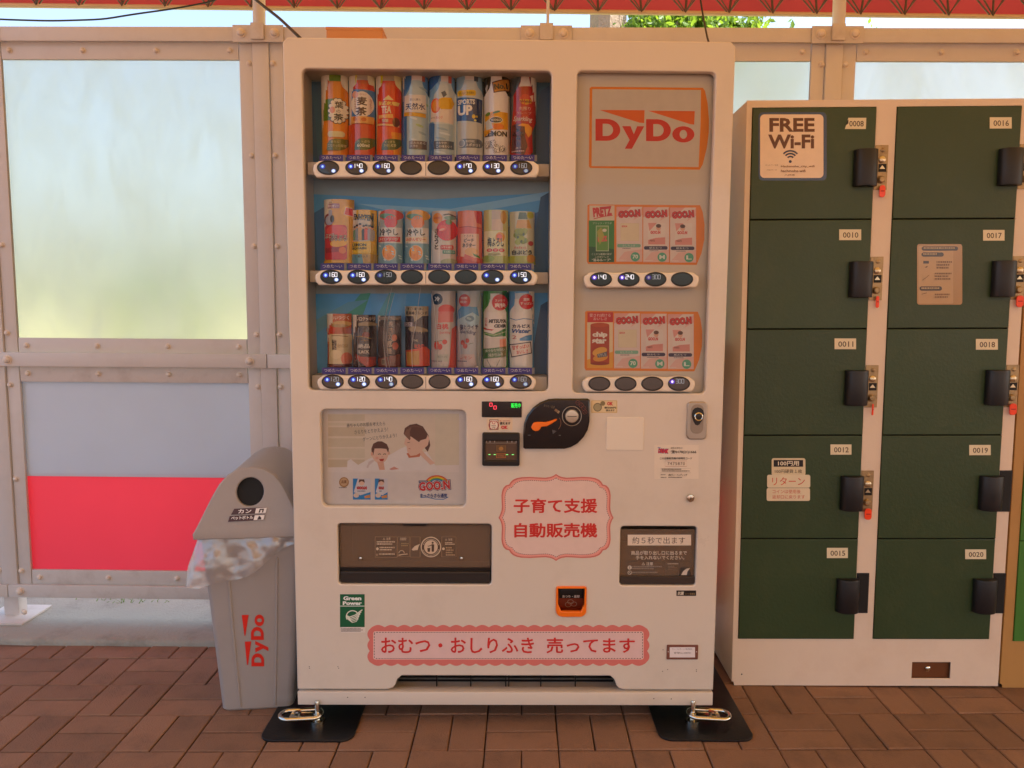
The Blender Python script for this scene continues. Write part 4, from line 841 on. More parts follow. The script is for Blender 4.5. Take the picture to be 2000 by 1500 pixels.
def f7(p, x0, y0, x1, y1):
    p.R(x0, y0, x1, y1, '#3f9a3c'); p.P([(1010, 60), (1180, 70), (1180, 200), (1060, 120)], '#2c6c34'); bottle(p, 1000, 90, 1075, 150, 70, 60, 80, 170, '#e6e0d8', '#e8e4de'); p.E(1065, 210, 105, 108, '#d82c28'); p.T('スッキリ', 1000, 165, 1130, 200, '#fbe4dc', .02); p.T('爽快', 995, 215, 1140, 278, '#fbe4dc', .04)
    p.R(855, 340, 1150, 700, '#ece6e0'); p.V('三ツ矢', 868, 415, 900, 530, '#cc3a34', .03); p.T('MITSUYA', 918, 432, 1145, 485, '#232020', .06, 0, sh=.15); p.T('CIDER', 990, 500, 1145, 545, '#232020', .06, 0, sh=.15); p.P([(855, 540), (900, 560), (990, 570), (960, 585), (860, 570)], '#d03a34'); p.P([(860, 600), (980, 630), (1140, 550), (1140, 660), (960, 670), (870, 640)], '#3f8a34'); p.L([(870, 620), (990, 645), (1140, 600)], 10, '#b8d0a0'); p.R(855, 680, 1150, 840, '#dcd6ce'); p.P([(1060, 700), (1140, 690), (1140, 840), (1060, 840)], '#e8a080')
    p.P([(850, 830), (1140, 795), (1140, 930), (850, 965)], '#3c7a44'); p.P([(1060, 805), (1140, 795), (1140, 930), (1080, 940)], '#8a8454'); p.T('爽やかな味わい', 880, 825, 1120, 865, '#dcead8', .01, -6); p.T('純水仕込み', 920, 880, 1100, 925, '#dcead8', .01, -6); p.P([(870, 970), (1130, 940), (1130, 1075), (880, 1075)], '#d8d2c8'); p.L([(900, 970), (930, 1030), (950, 1070)], 10, '#8a948a'); p.L([(1060, 970), (1020, 1060)], 10, '#8a948a')
def f8(p, x0, y0, x1, y1):
    p.R(x0, y0, x1, y1, '#7ab4dc'); p.P([(1420, 80), (1530, 90), (1530, 500), (1460, 300)], '#b4c4cc'); bottle(p, 1350, 85, 1090, 150, 85, 75, 75, 180, '#efece6', '#d4dce0'); p.E(1425, 200, 106, 102, '#d83430'); p.T('超爽', 1380, 150, 1460, 190, '#fbe8e0', .02); p.T('すっぱい', 1340, 205, 1500, 240, '#fbe8e0', .02)
    p.L([(1205, 420), (1280, 445), (1380, 425), (1490, 435)], 10, '#4a8cc0'); p.T('カルピス', 1235, 500, 1468, 548, '#2c3c6c', .06); p.T('Water', 1230, 560, 1475, 618, '#3c6ca8', .05, sh=.25); p.P([(1330, 690), (1420, 650), (1490, 640), (1490, 720), (1330, 720)], '#5aa0d0'); p.T('2', 1235, 650, 1290, 695, '#d86a60'); p.P([(1195, 770), (1475, 730), (1490, 890), (1225, 945)], '#31385c'); p.P([(1207, 782), (1465, 744), (1478, 878), (1234, 930)], '#efe2d8')
    p.T('甘ずっぱい', 1232, 775, 1450, 830, '#d8604c', .03, -8); p.T('おいしさ', 1290, 840, 1440, 890, '#d8604c', .03, -8)
row3 = [(Ee, (305, 360, 640, 1075), 'brown display card of milk coffee can with cream label', f1), (Ee, (650, 375, 965, 1075), 'dark brown display card of black coffee can', f2), (Ee, (985, 385, 1310, 1075), 'dark display card of coffee can with upright pale lettering, behind buckled film', f3), (Ee, (1350, 260, 1675, 1075), 'tall dark purple display card of blended coffee can with red glow', f4),
        (Ff, (135, 55, 475, 1085), 'display card of pale peach soda bottle with navy round badge', f5), (Ff, (485, 55, 820, 1085), 'display card of salt lychee soda bottle with light blue top', f6), (Ff, (828, 55, 1180, 1085), 'green display card of cider soda bottle', f7), (Ff, (1185, 60, 1530, 1090), 'light blue display card of milky soft drink bottle with tilted red stamp', f8)]
for row in (row1, row2, row3):
    for crop, bx, lab, fn in row: card(crop, bx, lab, fn)

# ---- clear window in front of the cards, and buckled film on the lowest row
pane_sheet(LW[0]-.006, LW[2]+.006, .0235, LW[1]-.006, LW[3]+.006)
def film(x0, y0, x1, y1, d0, amp, seed):
    bm = bmesh.new(); rd = random.Random(seed); n, m_ = 16, 14; g = []
    for j in range(m_+1):
        row = []
        for i in range(n+1):
            s, t = i/n, j/m_; px = x0+(x1-x0)*s; py = y0+(y1-y0)*t
            y = d0-amp*math.sin(math.pi*t)*math.sin(math.pi*s)*(.7+.3*math.sin(s*7+seed))-.002*math.sin(9*s+4*t)
            u, z = M0(px+9*math.sin(math.pi*t)*(.5-s), py, d0); row.append(bm.verts.new((u, y, z)))
        g.append(row)
    for a, b in zip(g, g[1:]):
        for k in range(n): bm.faces.new((a[k], a[k+1], b[k+1], b[k]))
    o = bmo('loose_film', bm, FILM, vm, True, angle=3); return o
GLINT = sheet_mat('crease_glint', '#e6e8ea', '#e6e8ea', .5, .2)  # pale tubes stand in for the bright reflections along the film's creases
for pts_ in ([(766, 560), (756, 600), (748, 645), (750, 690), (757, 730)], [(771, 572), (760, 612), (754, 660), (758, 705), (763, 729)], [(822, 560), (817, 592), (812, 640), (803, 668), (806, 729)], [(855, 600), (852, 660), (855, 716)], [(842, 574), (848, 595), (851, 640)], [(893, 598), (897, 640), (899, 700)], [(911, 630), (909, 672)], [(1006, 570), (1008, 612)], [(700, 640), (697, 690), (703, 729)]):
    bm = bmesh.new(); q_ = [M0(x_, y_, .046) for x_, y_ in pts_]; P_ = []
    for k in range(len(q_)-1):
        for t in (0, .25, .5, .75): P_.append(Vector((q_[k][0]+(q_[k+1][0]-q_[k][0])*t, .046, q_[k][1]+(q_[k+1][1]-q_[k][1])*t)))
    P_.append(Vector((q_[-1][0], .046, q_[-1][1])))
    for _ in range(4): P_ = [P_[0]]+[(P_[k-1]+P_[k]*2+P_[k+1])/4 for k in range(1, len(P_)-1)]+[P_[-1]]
    n_ = len(P_); addtube(bm, P_, [.0003+.0007*math.sin(math.pi*(k+.3)/n_) for k in range(n_)], 5); bmo('crease_glint', bm, GLINT, vm, True)
film(722, 562, 795, 729, .050, .018, 1); film(672, 640, 724, 729, .050, .014, 2); film(893, 567, 945, 724, .050, .012, 5)
bm = bmesh.new(); addtube(bm, [(*M0(908, 729, .04)[:1], .04, M0(908, 729, .04)[1]), (*M0(922, 723, .034)[:1], .034, M0(922, 723, .034)[1]), (*M0(934, 716, .03)[:1], .03, M0(934, 716, .03)[1])], [.002, .0035, .002], 6); bmo('film_curl', bm, WHITE_P, vm, True)

# ---- right-hand window
p = Print(); x0, z0, x1, z1 = RW
box('side_window_board', x0-.006, x1+.006, .030, .036, z0-.006, z1+.006, mat('board_white', '#dfd4c6', .5, var=.02), vm, 0)
p = Print(1110, 120, 5.77); O1 = '#ef8616'
p.P([(240, 300), (262, 285), (1515, 297), (1540, 330), (1570, 470), (1585, 650), (1583, 800), (1560, 980), (1515, 1160), (1480, 1220), (245, 1200), (232, 1180)], O1)
p.P([(270, 312), (1495, 322), (1490, 700), (1478, 960), (1468, 1190), (262, 1180)], '#dccfc2'); 
p.P([(350, 547), (860, 550), (855, 695), (800, 690)], '#f06a1c'); p.P([(895, 555), (1425, 560), (1418, 712), (1370, 706)], '#f06a1c')
RD = '#dc2d20'
def dydo(p, f):
    """the logo, drawn in its own box 0..1120 x 0..340 and placed by f"""
    def Q(pts): p.P([f(*q) for q in pts], RD)
    def big_d(x, w, h):
        n = 12
        o = [(x, 0), (x+w*.45, 0)]+[(x+w*.45+w*.55*math.sin(math.pi*k/n), h/2-h/2*math.cos(math.pi*k/n)) for k in range(1, n)]+[(x+w*.45, h), (x, h)]
        a, b = w*.29, h*.22
        i = [(x+a, b), (x+w*.45, b)]+[(x+w*.45+(w*.55-a)*math.sin(math.pi*k/n), h/2-(h/2-b)*math.cos(math.pi*k/n)) for k in range(1, n)]+[(x+w*.45, h-b), (x+a, h-b)]
        N = len(o); vs = [f(*q) for q in o+i]; p._add(vs, [(k, (k+1) % N, N+(k+1) % N, N+k) for k in range(N)], RD)
    big_d(0, 280, 247); big_d(570, 280, 247)
    Q([(300, 80), (395, 80), (432, 170), (470, 80), (550, 80), (410, 335), (330, 335), (385, 235)])
    n = 22; c = (990, 168); o = [(c[0]+125*math.cos(2*math.pi*k/n), c[1]+92*math.sin(2*math.pi*k/n)) for k in range(n)]; i = [(c[0]+42*math.cos(2*math.pi*k/n), c[1]+50*math.sin(2*math.pi*k/n)) for k in range(n)]
    p._add([f(*q) for q in o+i], [(k, (k+1) % n, n+(k+1) % n, n+k) for k in range(n)], RD)
dydo(p, lambda x, y: (306+x, 647+y+x*.007))
p.build('logo_panel', INK, vm, M0, .0296, .00003)
def goods(oy, first):
    q = Print(1110, 380, 3.75); dx = 0 if oy == 0 else -17
    def y(v): return v+oy
    q.P([(140+dx, y(78)), (155+dx, y(72)), (965+dx, y(78)), (985+dx, y(130)), (998+dx, y(220)), (996+dx, y(330)), (975+dx, y(430)), (940+dx, y(515)), (145+dx, y(508)), (135+dx, y(490))], '#f08a1e')
    first(q, dx, oy)
    for i in range(3):
        a = 352+dx+i*196; b = a+190; Y = y(90+3*i)
        q.R(a, Y, b, Y+402, '#f0dcd4'); q.P([(a, Y), (a+110, Y), (a+40, Y+60), (a, Y+75)], '#ecaea4'); q.P([(a, Y+400), (a+60, Y+330), (b, Y+310), (b, Y+402)], '#eec4ba'); q.P([(b, Y), (b, Y+60), (b-70, Y+100)], '#eebcb2')
        q.T('GOO.N', a+12, Y+22, b-14, Y+80, '#7a2420', .12, -5); q.T('GOO.N', a+14, Y+24, b-16, Y+78, '#d8302a', .06, -5)
        if i == 0: q.R(a+30, Y+120, b-25, Y+250, '#e8d8b4'); q.R(a+34, Y+124, b-29, Y+246, '#eedfc0'); q.T('GOO.N', a+38, Y+135, a+78, Y+150, '#d84a40', .05)
        else:
            q.R(a+35, Y+115, b-28, Y+275, '#f2e4dc'); q.P([(a+35, Y+115), (a+100, Y+115), (a+45, Y+175)], '#e8a49a'); q.E(a+(112 if i == 1 else 92), Y+150, 17, 22, '#e8b49a'); q.E(a+(112 if i == 1 else 92), Y+137, 19, 14, '#5a3a30'); q.T('GOO.N', a+52, Y+172, a+125, Y+196, '#d8403a', .06); q.P([(a+36, Y+240), (a+90, Y+225), (b-29, Y+220), (b-29, Y+273), (a+36, Y+273)], '#e49a90'); q.T('PANTS', a+48, Y+238, a+84, Y+252, '#7a3030', .02)
        q.RR(a+5, Y+(272 if i == 0 else 285), b-12, Y+(297 if i == 0 else 311), 12, '#86bfa4' if i == 0 else '#3a3050'); q.T('おしりふき' if i == 0 else '紙おむつ', a+45, Y+(277 if i == 0 else 290), b-55, Y+(292 if i == 0 else 305), '#f0ece8', .01); q.tiny(a+45, Y+(302 if i == 0 else 316), b-55, Y+(312 if i == 0 else 326), 1, '#6a5a6a')
        q.E(b-52, Y+366, 34, 34, '#5cb292'); q.T(('70', 'M', 'L')[i], b-72, Y+350, b-32, Y+380, '#eef4ec', .03); q.tiny(a+10, Y+388, a+70, Y+398, 1, '#f8ece8')
    return q
def pretz(q, dx, oy):
    q.R(155, 80, 338, 190, '#e8d6bc'); q.T('PRETZ', 180, 90, 320, 160, '#d43430', .07, -6); q.L([(185, 178), (260, 160), (325, 152)], 6, '#d43430'); q.R(150, 190, 336, 495, '#3f8a34'); q.P([(150, 380), (336, 400), (336, 495), (150, 495)], '#23582c'); q.T('プリッツ・サラダ', 178, 202, 318, 218, '#d8e8c8'); q.R(202, 228, 296, 415, '#c8d8b0'); q.R(207, 233, 291, 410, '#6aa044'); q.T('PRETZ', 215, 305, 285, 345, '#e86a5c', .1, -6); q.E(265, 262, 16, 12, '#e8e4d0'); q.P([(210, 270), (240, 240), (262, 300), (230, 370)], '#b8b04c')
    q.T('ここから厳選の味が', 172, 428, 316, 444, '#eef4e0'); q.T('このおいしさ', 195, 449, 295, 463, '#eef4e0'); q.T('“旨みループ”', 172, 468, 312, 490, '#f4f6e8', .02)
def chip(q, dx, oy):
    q.R(140, 862, 328, 935, '#d22c26'); q.T('愛され続ける', 156, 872, 310, 896, '#f8e4dc', .01); q.T('おいしさ', 184, 900, 282, 920, '#f8e4dc', .01); q.R(138, 936, 326, 1270, '#f4dcb0'); q.P([(138, 1210), (326, 1150), (326, 1270), (138, 1270)], '#f0b040'); q.R(162, 955, 300, 1240, '#b8421c'); q.E(231, 955, 69, 16, '#c8501c'); q.E(231, 1238, 69, 12, '#9a3414'); q.T('chip', 176, 1005, 286, 1052, '#f8f0e4', .06); q.T('star', 174, 1050, 280, 1092, '#f8f0e4', .06); q.E(230, 1150, 55, 30, '#eeb04a', -18); q.E(235, 1195, 55, 26, '#e8a038', -10); q.P([(210, 1170), (282, 1150), (285, 1185), (215, 1195)], '#6a6a72'); q.T('うすしお', 218, 1163, 278, 1186, '#e8e4dc', .01, -12)
goods(0, pretz).build('snack_panel', INK, vm, M0, .0298, .00003, label='orange bordered product panel with a green pretzel snack')
goods(780, chip).build('snack_panel', INK, vm, M0, .0298, .00003, label='orange bordered product panel with a tube of potato chips')
pane_sheet(x0-.005, x1+.005, .0235, z0-.005, z1+.005)
strip('button_strip', 1140, 1365, 530, 562, (1173, 1227, 1279, 1331), 545.5, [('140', 1, 0, 2), ('240', 1, 0, 2), ('300', .3, 0, 1), ('', 0, 0, 0)])
strip('button_strip', 1137, 1357, 734, 765, (1170, 1221, 1273, 1325), 749, [('', 0, 0, 0), ('', 0, 0, 0), ('', 0, 0, 0), ('300', 1, 0, 1)])

# ---- advertisement window
x0, z0, x1, z1 = AD
box('poster_board', x0-.006, x1+.006, .0305, .0325, z0-.006, z1+.006, WHITE_P, vm, 0)
p = Print(610, 780, 6.25); p.R(60, 100, 1910, 1360, '#efe6e2'); p.R(190, 175, 1790, 880, '#efe0ce')
for k, (a, b) in enumerate(((185, 265), (285, 320), (340, 450), (475, 580), (600, 715), (735, 830))): p.R(195, a, 640, b, ('#e2d3ba', '#e6d9c2', '#decdb2')[k % 3])
p.P([(1500, 180), (1790, 180), (1790, 830), (1500, 830)], '#eadfcb'); p.P([(190, 830), (1790, 800), (1790, 890), (190, 890)], '#f4eae6')
SK1, SK2, HR, HR2 = '#f2cbb6', '#e9b69e', '#6a463a', '#8a6450'
p.P([(420, 860), (430, 750), (470, 730), (560, 800), (700, 720), (800, 700), (940, 680), (1080, 600), (1180, 560), (1260, 640), (1400, 640), (1480, 760), (1520, 860), (1100, 875), (600, 878)], '#f6eeec'); p.P([(660, 830), (690, 760), (740, 735), (760, 750), (700, 800), (680, 840)], '#e4d4d2')
p.P([(1150, 660), (1210, 640), (1330, 650), (1310, 700), (1180, 715)], '#d8805c')
p.P([(1140, 470), (1120, 545), (1150, 570), (1160, 640), (1200, 690), (1270, 680), (1340, 640), (1350, 500), (1250, 430)], SK1)
p.P([(1115, 420), (1130, 350), (1190, 310), (1270, 296), (1350, 330), (1395, 400), (1420, 440), (1440, 560), (1410, 640), (1370, 590), (1400, 500), (1300, 520), (1200, 450), (1190, 500), (1150, 460)], HR); p.P([(1120, 430), (1150, 370), (1210, 340), (1190, 400), (1200, 490), (1150, 460)], HR2); p.L([(1160, 350), (1250, 325), (1340, 345)], 8, '#7a5444')
p.P([(1290, 540), (1320, 500), (1390, 480), (1410, 430), (1430, 480), (1410, 560), (1340, 620), (1400, 690), (1500, 780), (1440, 800), (1320, 680)], SK1); p.L([(1160, 528), (1190, 524)], 6, '#7a4a3a'); p.L([(1175, 600), (1200, 605)], 6, '#c05a4a')
p.E(828, 660, 100, 120, SK1); p.P([(790, 760), (870, 760), (885, 860), (820, 860)], SK2); p.P([(725, 680), (722, 600), (745, 540), (800, 512), (850, 512), (910, 545), (935, 600), (930, 660), (905, 605), (840, 598), (760, 600), (745, 680)], HR); p.E(728, 665, 14, 24, SK2); p.E(935, 655, 12, 22, SK2)
for q in (820, 883): p.L([(q-18, 672), (q, 664), (q+18, 670)], 8, '#3a2620')
p.P([(815, 728), (880, 722), (865, 755), (830, 755)], '#c04a3c'); p.L([(845, 700), (862, 700)], 5, '#d09078'); p.E(790, 715, 22, 16, '#f0b4a0'); p.P([(940, 850), (1000, 820), (1060, 850), (960, 862)], '#e0a090')
for t, a, b, r in (('赤ちゃんのお肌を考えたら', 420, 890, 0), ('さらりをとりかえよう！', 515, 925, 0), ('グーンにとりかえよう！', 615, 1030, 0)):
    i = (420, 515, 615).index(a); p.T(t, a, 282+i*78, b, 330+i*78, '#4a4a52', .0, -3+(-2)*i)
p.E(388, 1010, 60, 62, '#b88a5a'); p.E(388, 1008, 46, 48, '#d8b48a'); p.T('品質', 355, 985, 420, 1025, '#8a5a30', .03); p.tiny(325, 1072, 455, 1088, 1, '#6a5a50')
for a, b in ((497, 712), (765, 920)):
    p.R(a, 965, b, 1222, '#2f8fd8'); p.P([(a+60, 965), (b, 965), (b, 1130), (a+90, 1170), (a+10, 1130)], '#e8e4ea'); p.E((a+b)/2+0, 1015, 34, 36, SK1); p.P([((a+b)/2-38, 1015), ((a+b)/2-30, 975), ((a+b)/2+30, 975), ((a+b)/2+38, 1015), ((a+b)/2, 995)], HR); p.T('GOO.N', a+45, 1060, b-45, 1100, '#7a2424', .12); p.T('GOO.N', a+47, 1062, b-47, 1098, '#e03434', .05); p.tiny(a+55, 1112, b-60, 1135, 1, '#5a7aa0'); p.E(a+40, 1170, 34, 28, '#f0dccc'); p.P([(b-75, 1180), (b-5, 1160), (b-5, 1200), (b-70, 1205)], '#e8a05a')
for k, c in enumerate(('#e04a3a', '#f0a02c', '#f4dc3c', '#5ab04a', '#3a8ac8')): p.arc(1520, 1060, 150-13*k, 14, 195, 345, c, ky=.86)
p.R(1300, 988, 1412, 1014, '#2c3c74'); p.tiny(1308, 994, 1404, 1008, 1, '#eef0f4'); p.T('GOO.N', 1292, 985, 1692, 1118, '#26305c', .14, -4); p.T('GOO.N', 1298, 992, 1684, 1112, '#f4f0f0', .09, -4); p.T('GOO.N', 1302, 996, 1680, 1108, '#dc2c30', .045, -4); p.T('まっさらさら通気', 1318, 1145, 1648, 1200, '#2c4a8c', .03); p.L([(1325, 1195), (1400, 1190), (1500, 1215), (1600, 1218), (1660, 1190)], 8, '#3a7cc0')
p.build('poster', INK, vm, M0, .0302, .00003)
pane_sheet(x0-.005, x1+.005, .0235, z0-.005, z1+.005)

# ---- product outlet flap, left
def tray(R4, name, zsplit):
    x0, z0, x1, z1 = R4; bm = bmesh.new()
    addbox(bm, x0-.012, x1+.012, .20, .21, z0-.012, z1+.012); addbox(bm, x0-.012, x0-.002, .023, .1995, z0-.012, z1+.012); addbox(bm, x1+.002, x1+.012, .023, .1995, z0-.012, z1+.012); addbox(bm, x0-.0018, x1+.0018, .023, .1995, z0-.012, z0-.002); addbox(bm, x0-.0018, x1+.0018, .023, .1995, z1+.002, z1+.012)
    bmo(name, bm, BROWN, vm)
tray(OL, 'chute', .4); tray(OR_, 'chute', .4)
x0, z0, x1, z1 = OL
zl = M0(810, 1112)[1]
flap = plate('outlet_flap', [rrect(x0+.002, zl+.001, x1-.002, z1-.004, .006)], .012, .004, SMOKE, vm, .001)
plate('flap_frame', [rrect(x0+.0015, z0+.0015, x1-.0015, z1-.0015, .009), rrect(x0+.006, zl+.004, x1-.006, z1-.010, .005)], .0135, .008, BLACK_P, vm, .001)
a = rc(663, 1118, 958, 1140); plate('outlet_lip', [rrect(a[0], a[1], a[2], a[3], .006)], .006, .012, mat('lip_plastic', '#2b2522', .42, var=.1), vm, .003)
b = rc(787, 1024, 833, 1029); box('flap_catch', b[0], b[2], .008, .0130, b[1], b[3], BLACK_P, vm, .0008)
for q in (703, 901):
    u, z = M0(q, 1093); lathe('flap_screw', [(.006, 0), (.006, .002), (.004, .005), (.001, .006)], (u, .0118, z), CHROME, flap, 14)
p = Print(640, 1000, 5.882); Wt = '#d8c2a8'
for x0_, y0_, x1_, y1_ in ((545, 285, 797, 520), (805, 285, 940, 512), (952, 285, 1062, 518), (1310, 285, 1475, 515)): p.L([(x0_, y0_), (x1_, y0_), (x1_, y1_), (x0_, y1_)], 5, '#a08468', True)
p.T('△ 注意', 635, 292, 722, 322, Wt); p.tiny(565, 335, 785, 385, 2, Wt); p.E(572, 422, 15, 17, Wt); p.tiny(598, 400, 785, 450, 2, Wt); p.E(567, 490, 13, 14, '#a08468'); p.tiny(592, 475, 775, 500, 1, Wt); p.tiny(835, 295, 930, 330, 2, Wt); p.tiny(845, 355, 930, 400, 2, '#a8906c'); p.L([(815, 495), (860, 485), (920, 480)], 8, Wt); p.arc(850, 470, 30, 6, 180, 360, Wt); p.P([(965, 430), (1000, 390), (1060, 365), (1045, 395), (1035, 435), (980, 440)], Wt)
p.E(1187, 400, 117, 118, Wt, n=36); p.E(1187, 400, 105, 106, '#4c3626', n=36); p.E(1187, 400, 78, 80, Wt, n=32); p.E(1207, 350, 12, 12, '#4c3626'); p.P([(1195, 365), (1225, 370), (1222, 450), (1210, 455), (1195, 450)], '#4c3626'); p.L([(1200, 375), (1160, 390), (1150, 385)], 9, '#4c3626'); p.P([(1145, 410), (1180, 410), (1175, 455), (1150, 455)], '#4c3626')
for k in range(16):
    t = R_(200+k*140/15); p.E(1187+92*math.cos(t), 400+92*math.sin(t), 5, 5, Wt); t = R_(20+k*140/15); p.E(1187+92*math.cos(t), 400+92*math.sin(t), 5, 5, Wt)
p.T('△ 注意', 1350, 296, 1435, 322, Wt); p.tiny(1350, 340, 1455, 375, 2, Wt); p.E(1332, 415, 15, 15, Wt); p.tiny(1360, 395, 1455, 505, 4, '#b09474')
p.build('flap_print', INK, flap, M0, .0117)
# ---- product outlet, right
x0, z0, x1, z1 = OR_
flap2 = plate('outlet_flap', [rrect(x0+.002, z0+.002, x1-.002, z1-.012, .006)], .012, .004, SMOKE, vm, .001)
box('outlet_backing', x0+.003, x1-.003, .034, .040, z0+.012, M0(1285, 1067)[1], DARK, vm, .001)
a = rc(1212, 1127, 1358, 1142); plate('outlet_lip', [rrect(a[0], a[1], a[2], a[3], .005)], .005, .0068, mat('lip_plastic2', '#3a2e27', .45, var=.1), vm, .002)
p = Print(1070, 1010, 6.06); Wt = '#cfc4b8'
p.R(945, 208, 1695, 335, '#e8d8c6'); p.T('約５秒で出ます', 1000, 235, 1625, 315, '#4a3020', .01); p.T('商品が取り出し口に出るまで', 985, 398, 1645, 448, Wt, .02); p.T('手を入れないでください。', 1040, 455, 1615, 502, Wt, .02)
p.L([(940, 520), (1690, 520), (1690, 752), (940, 752)], 4, '#4a4440', True); p.T('△ 注意', 1110, 530, 1245, 570, Wt, .02); p.E(968, 596, 25, 24, Wt); p.T('!', 963, 580, 973, 612, '#201a18', .03); p.tiny(1000, 578, 1370, 622, 2, '#9a9088'); p.E(968, 655, 25, 24, Wt); p.E(968, 655, 18, 17, '#201a18'); p.L([(955, 643), (981, 667)], 6, Wt); p.tiny(995, 645, 1360, 668, 1, '#9a9088'); p.tiny(965, 715, 1350, 752, 2, '#8a8078'); p.L([(1395, 535), (1545, 540), (1545, 748), (1395, 742)], 4, '#6a625c', True); p.tiny(1415, 545, 1535, 560, 1, Wt); p.tiny(1418, 575, 1530, 625, 3, '#8a7868'); p.L([(1410, 735), (1470, 722), (1530, 715)], 9, Wt)
p.R(1565, 595, 1680, 690, '#3a3430'); p.P([(1575, 680), (1600, 635), (1640, 605), (1682, 598), (1650, 640), (1640, 682)], Wt)
p.build('flap_print', INK, flap2, M0, .0117)

# ---- money panel
a = rc(941, 784, 1019, 815); plate('price_display', [rrect(*a, .002)], -.0022, .004, BLACK_G, vm, .0008)
p = Print(920, 770, 5.714)
for q in ((222, 116), (268, 148)): p.S('0', q[0]-14, q[1]-18, q[0]+14, q[1]+18, (1.0, .06, .10), 8)
p.T('販売中', 447, 98, 553, 152, (.02, .9, .08), .02); p.build('display_lights', INK_E, vm, M0, -.0024)
p = Print(920, 770, 5.714)
p.RR(175, 262, 462, 402, 8, '#e8d2b4'); p.R(205, 282, 305, 396, '#5a2c34'); p.R(212, 289, 298, 389, '#f0e2d2'); p.arc(253, 316, 16, 6, 0, 360, '#c03434'); p.T('1000円', 230, 342, 275, 358, '#4a3030'); p.T('円', 240, 364, 266, 386, '#4a3030'); p.arc(250, 345, 50, 9, 110, 250, '#a83a3a'); p.arc(256, 345, 50, 9, -70, 70, '#a83a3a'); p.T('新1000円札', 318, 288, 440, 304, '#c04a40'); p.T('使えます', 320, 308, 440, 340, '#4a3430', .05); p.T('OK', 336, 348, 412, 388, '#d0383c', .06)
p.build('banknote_sticker', INK, vm, M0, -.0002)
p = Print(920, 770, 5.714); p.RR(1342, 68, 1632, 208, 8, '#d8bc84'); p.RR(1352, 76, 1622, 200, 6, '#e6cfa2'); p.E(1412, 145, 48, 48, '#6a6248'); p.E(1412, 145, 40, 40, '#a89c78'); p.E(1470, 102, 27, 26, '#8a7a50'); p.T('OK', 1518, 85, 1585, 125, '#d0383c', .06); p.T('新500円', 1488, 138, 1618, 162, '#3c3428', .03); p.T('使えます', 1505, 168, 1602, 190, '#3c3428', .03)
p.build('coin_sticker', INK, vm, M0, -.0002)
a = rc(942, 844, 1015, 909)
bmh = plate('bill_acceptor', [rrect(*a, .005), rrect(*rc(948, 860, 1010, 898), .003)], -.010, .012, BLACK_P, vm, .003)
b = rc(948, 860, 1010, 898); plate('bill_slot', [rrect(b[0]-.001, b[1]-.001, b[2]+.001, b[3]+.001, .003)], -.004, .003, mat('slot_smoke', '#5d4a3c', .2, var=.1, coat=.4), bmh, 0)
p = Print(920, 770, 5.714)
for q in (170, 212, 263, 405, 456, 503): p.R(q-5, 513, q+5, 538, '#b0a8a0')
p.R(165, 540, 508, 548, '#8a7c6c'); p.R(280, 570, 390, 640, '#7c5a30'); p.R(288, 578, 382, 632, '#6a4c28'); p.E(335, 606, 26, 22, '#a8783a'); p.R(280, 660, 390, 710, '#b0642c'); p.R(288, 668, 382, 704, '#6a4a30'); p.T('千円札', 300, 676, 372, 700, '#c07a3a'); p.build('slot_print', INK, bmh, M0, -.0041)
p = Print(920, 770, 5.714)
for q in (205, 265, 333, 402, 466): p.E(q, 673, 17, 5, (.05, .5, .06)); p.E(q, 673, 9, 2.6, (.5, 1., .45))
p.build('guide_lights', INK_E, bmh, M0, -.0046)
pts = [(582, 590), (580, 420), (590, 320), (625, 230), (690, 145), (770, 85), (860, 50), (930, 44), (1300, 44), (1322, 62), (1320, 300), (1300, 390), (1255, 470), (1190, 540), (1110, 585), (1040, 603), (600, 603)]
pts = [M0(920+x/5.714, 770+y/5.714) for x, y in pts]
cp = plate('coin_panel', [pts], -.012, .013, BLACK_G, vm, .004, 3)
u, z = M0(920+1120/5.714, 770+236/5.714)
plate('coin_ring', [ellipse(u, z, .0262, .0268), ellipse(u, z, .0245, .0252)], -.0145, .004, GREYM, cp, .0006, 1)
lathe('coin_slot_disc', [(.0182, 0), (.0182, .004), (.0165, .0062), (.008, .0068), (.0008, .007)], (u, -.0118, z), mat('slot_steel', '#c2b6a4', .3, .8, var=.1), cp, 32)
box('coin_slot', u-.0125, u+.0125, -.0192, -.0184, z-.0009, z+.0009, BLACK_P, cp, 0)
p = Print(920, 770, 5.714); p.T('おつり・返却', 812, 122, 935, 150, '#7a6a50', 0, 10); p.P([(945, 160), (972, 178), (955, 200), (928, 182)], '#8a6a4a'); p.P([(975, 180), (992, 192), (975, 216), (956, 204)], '#a08a6a')
p.build('return_print', INK, cp, M0, -.0122); p = Print(920, 770, 5.714)
for q in ((1193, 95), (1228, 122), (1258, 155), (1270, 198)): p.arc(q[0], q[1], 24, 4, 0, 360, '#7a3c2c'); p.T('10', q[0]-10, q[1]-8, q[0]+10, q[1]+8, '#7a3c2c')
p.build('coin_print', INK, cp, M0, -.0122); p = Print(920, 770, 5.714); p.arc(905, 320, 98, 5, -35, 45, '#8a5a3c'); p.P([(905, 395), (955, 412), (912, 445)], '#4c4c50'); p.R(635, 453, 662, 460, '#6a6a6a'); p.R(980, 455, 1002, 462, '#6a6a6a'); p.build('lever_print', INK, cp, M0, -.0122)
lv = [(680, 325), (700, 302), (740, 296), (830, 298), (890, 282), (940, 264), (956, 266), (945, 284), (890, 320), (840, 345), (780, 350), (768, 375), (745, 395), (712, 398), (684, 384), (668, 356)]
plate('return_lever', [[M0(920+x/5.714, 770+y/5.714) for x, y in lv]], -.0225, .009, ORANGE_P, cp, .0025, 3)
a = rc(1184, 815, 1257, 879); plate('blank_cover', [rrect(*a, .004)], -.0022, .004, WHITE_P, vm, .0012)
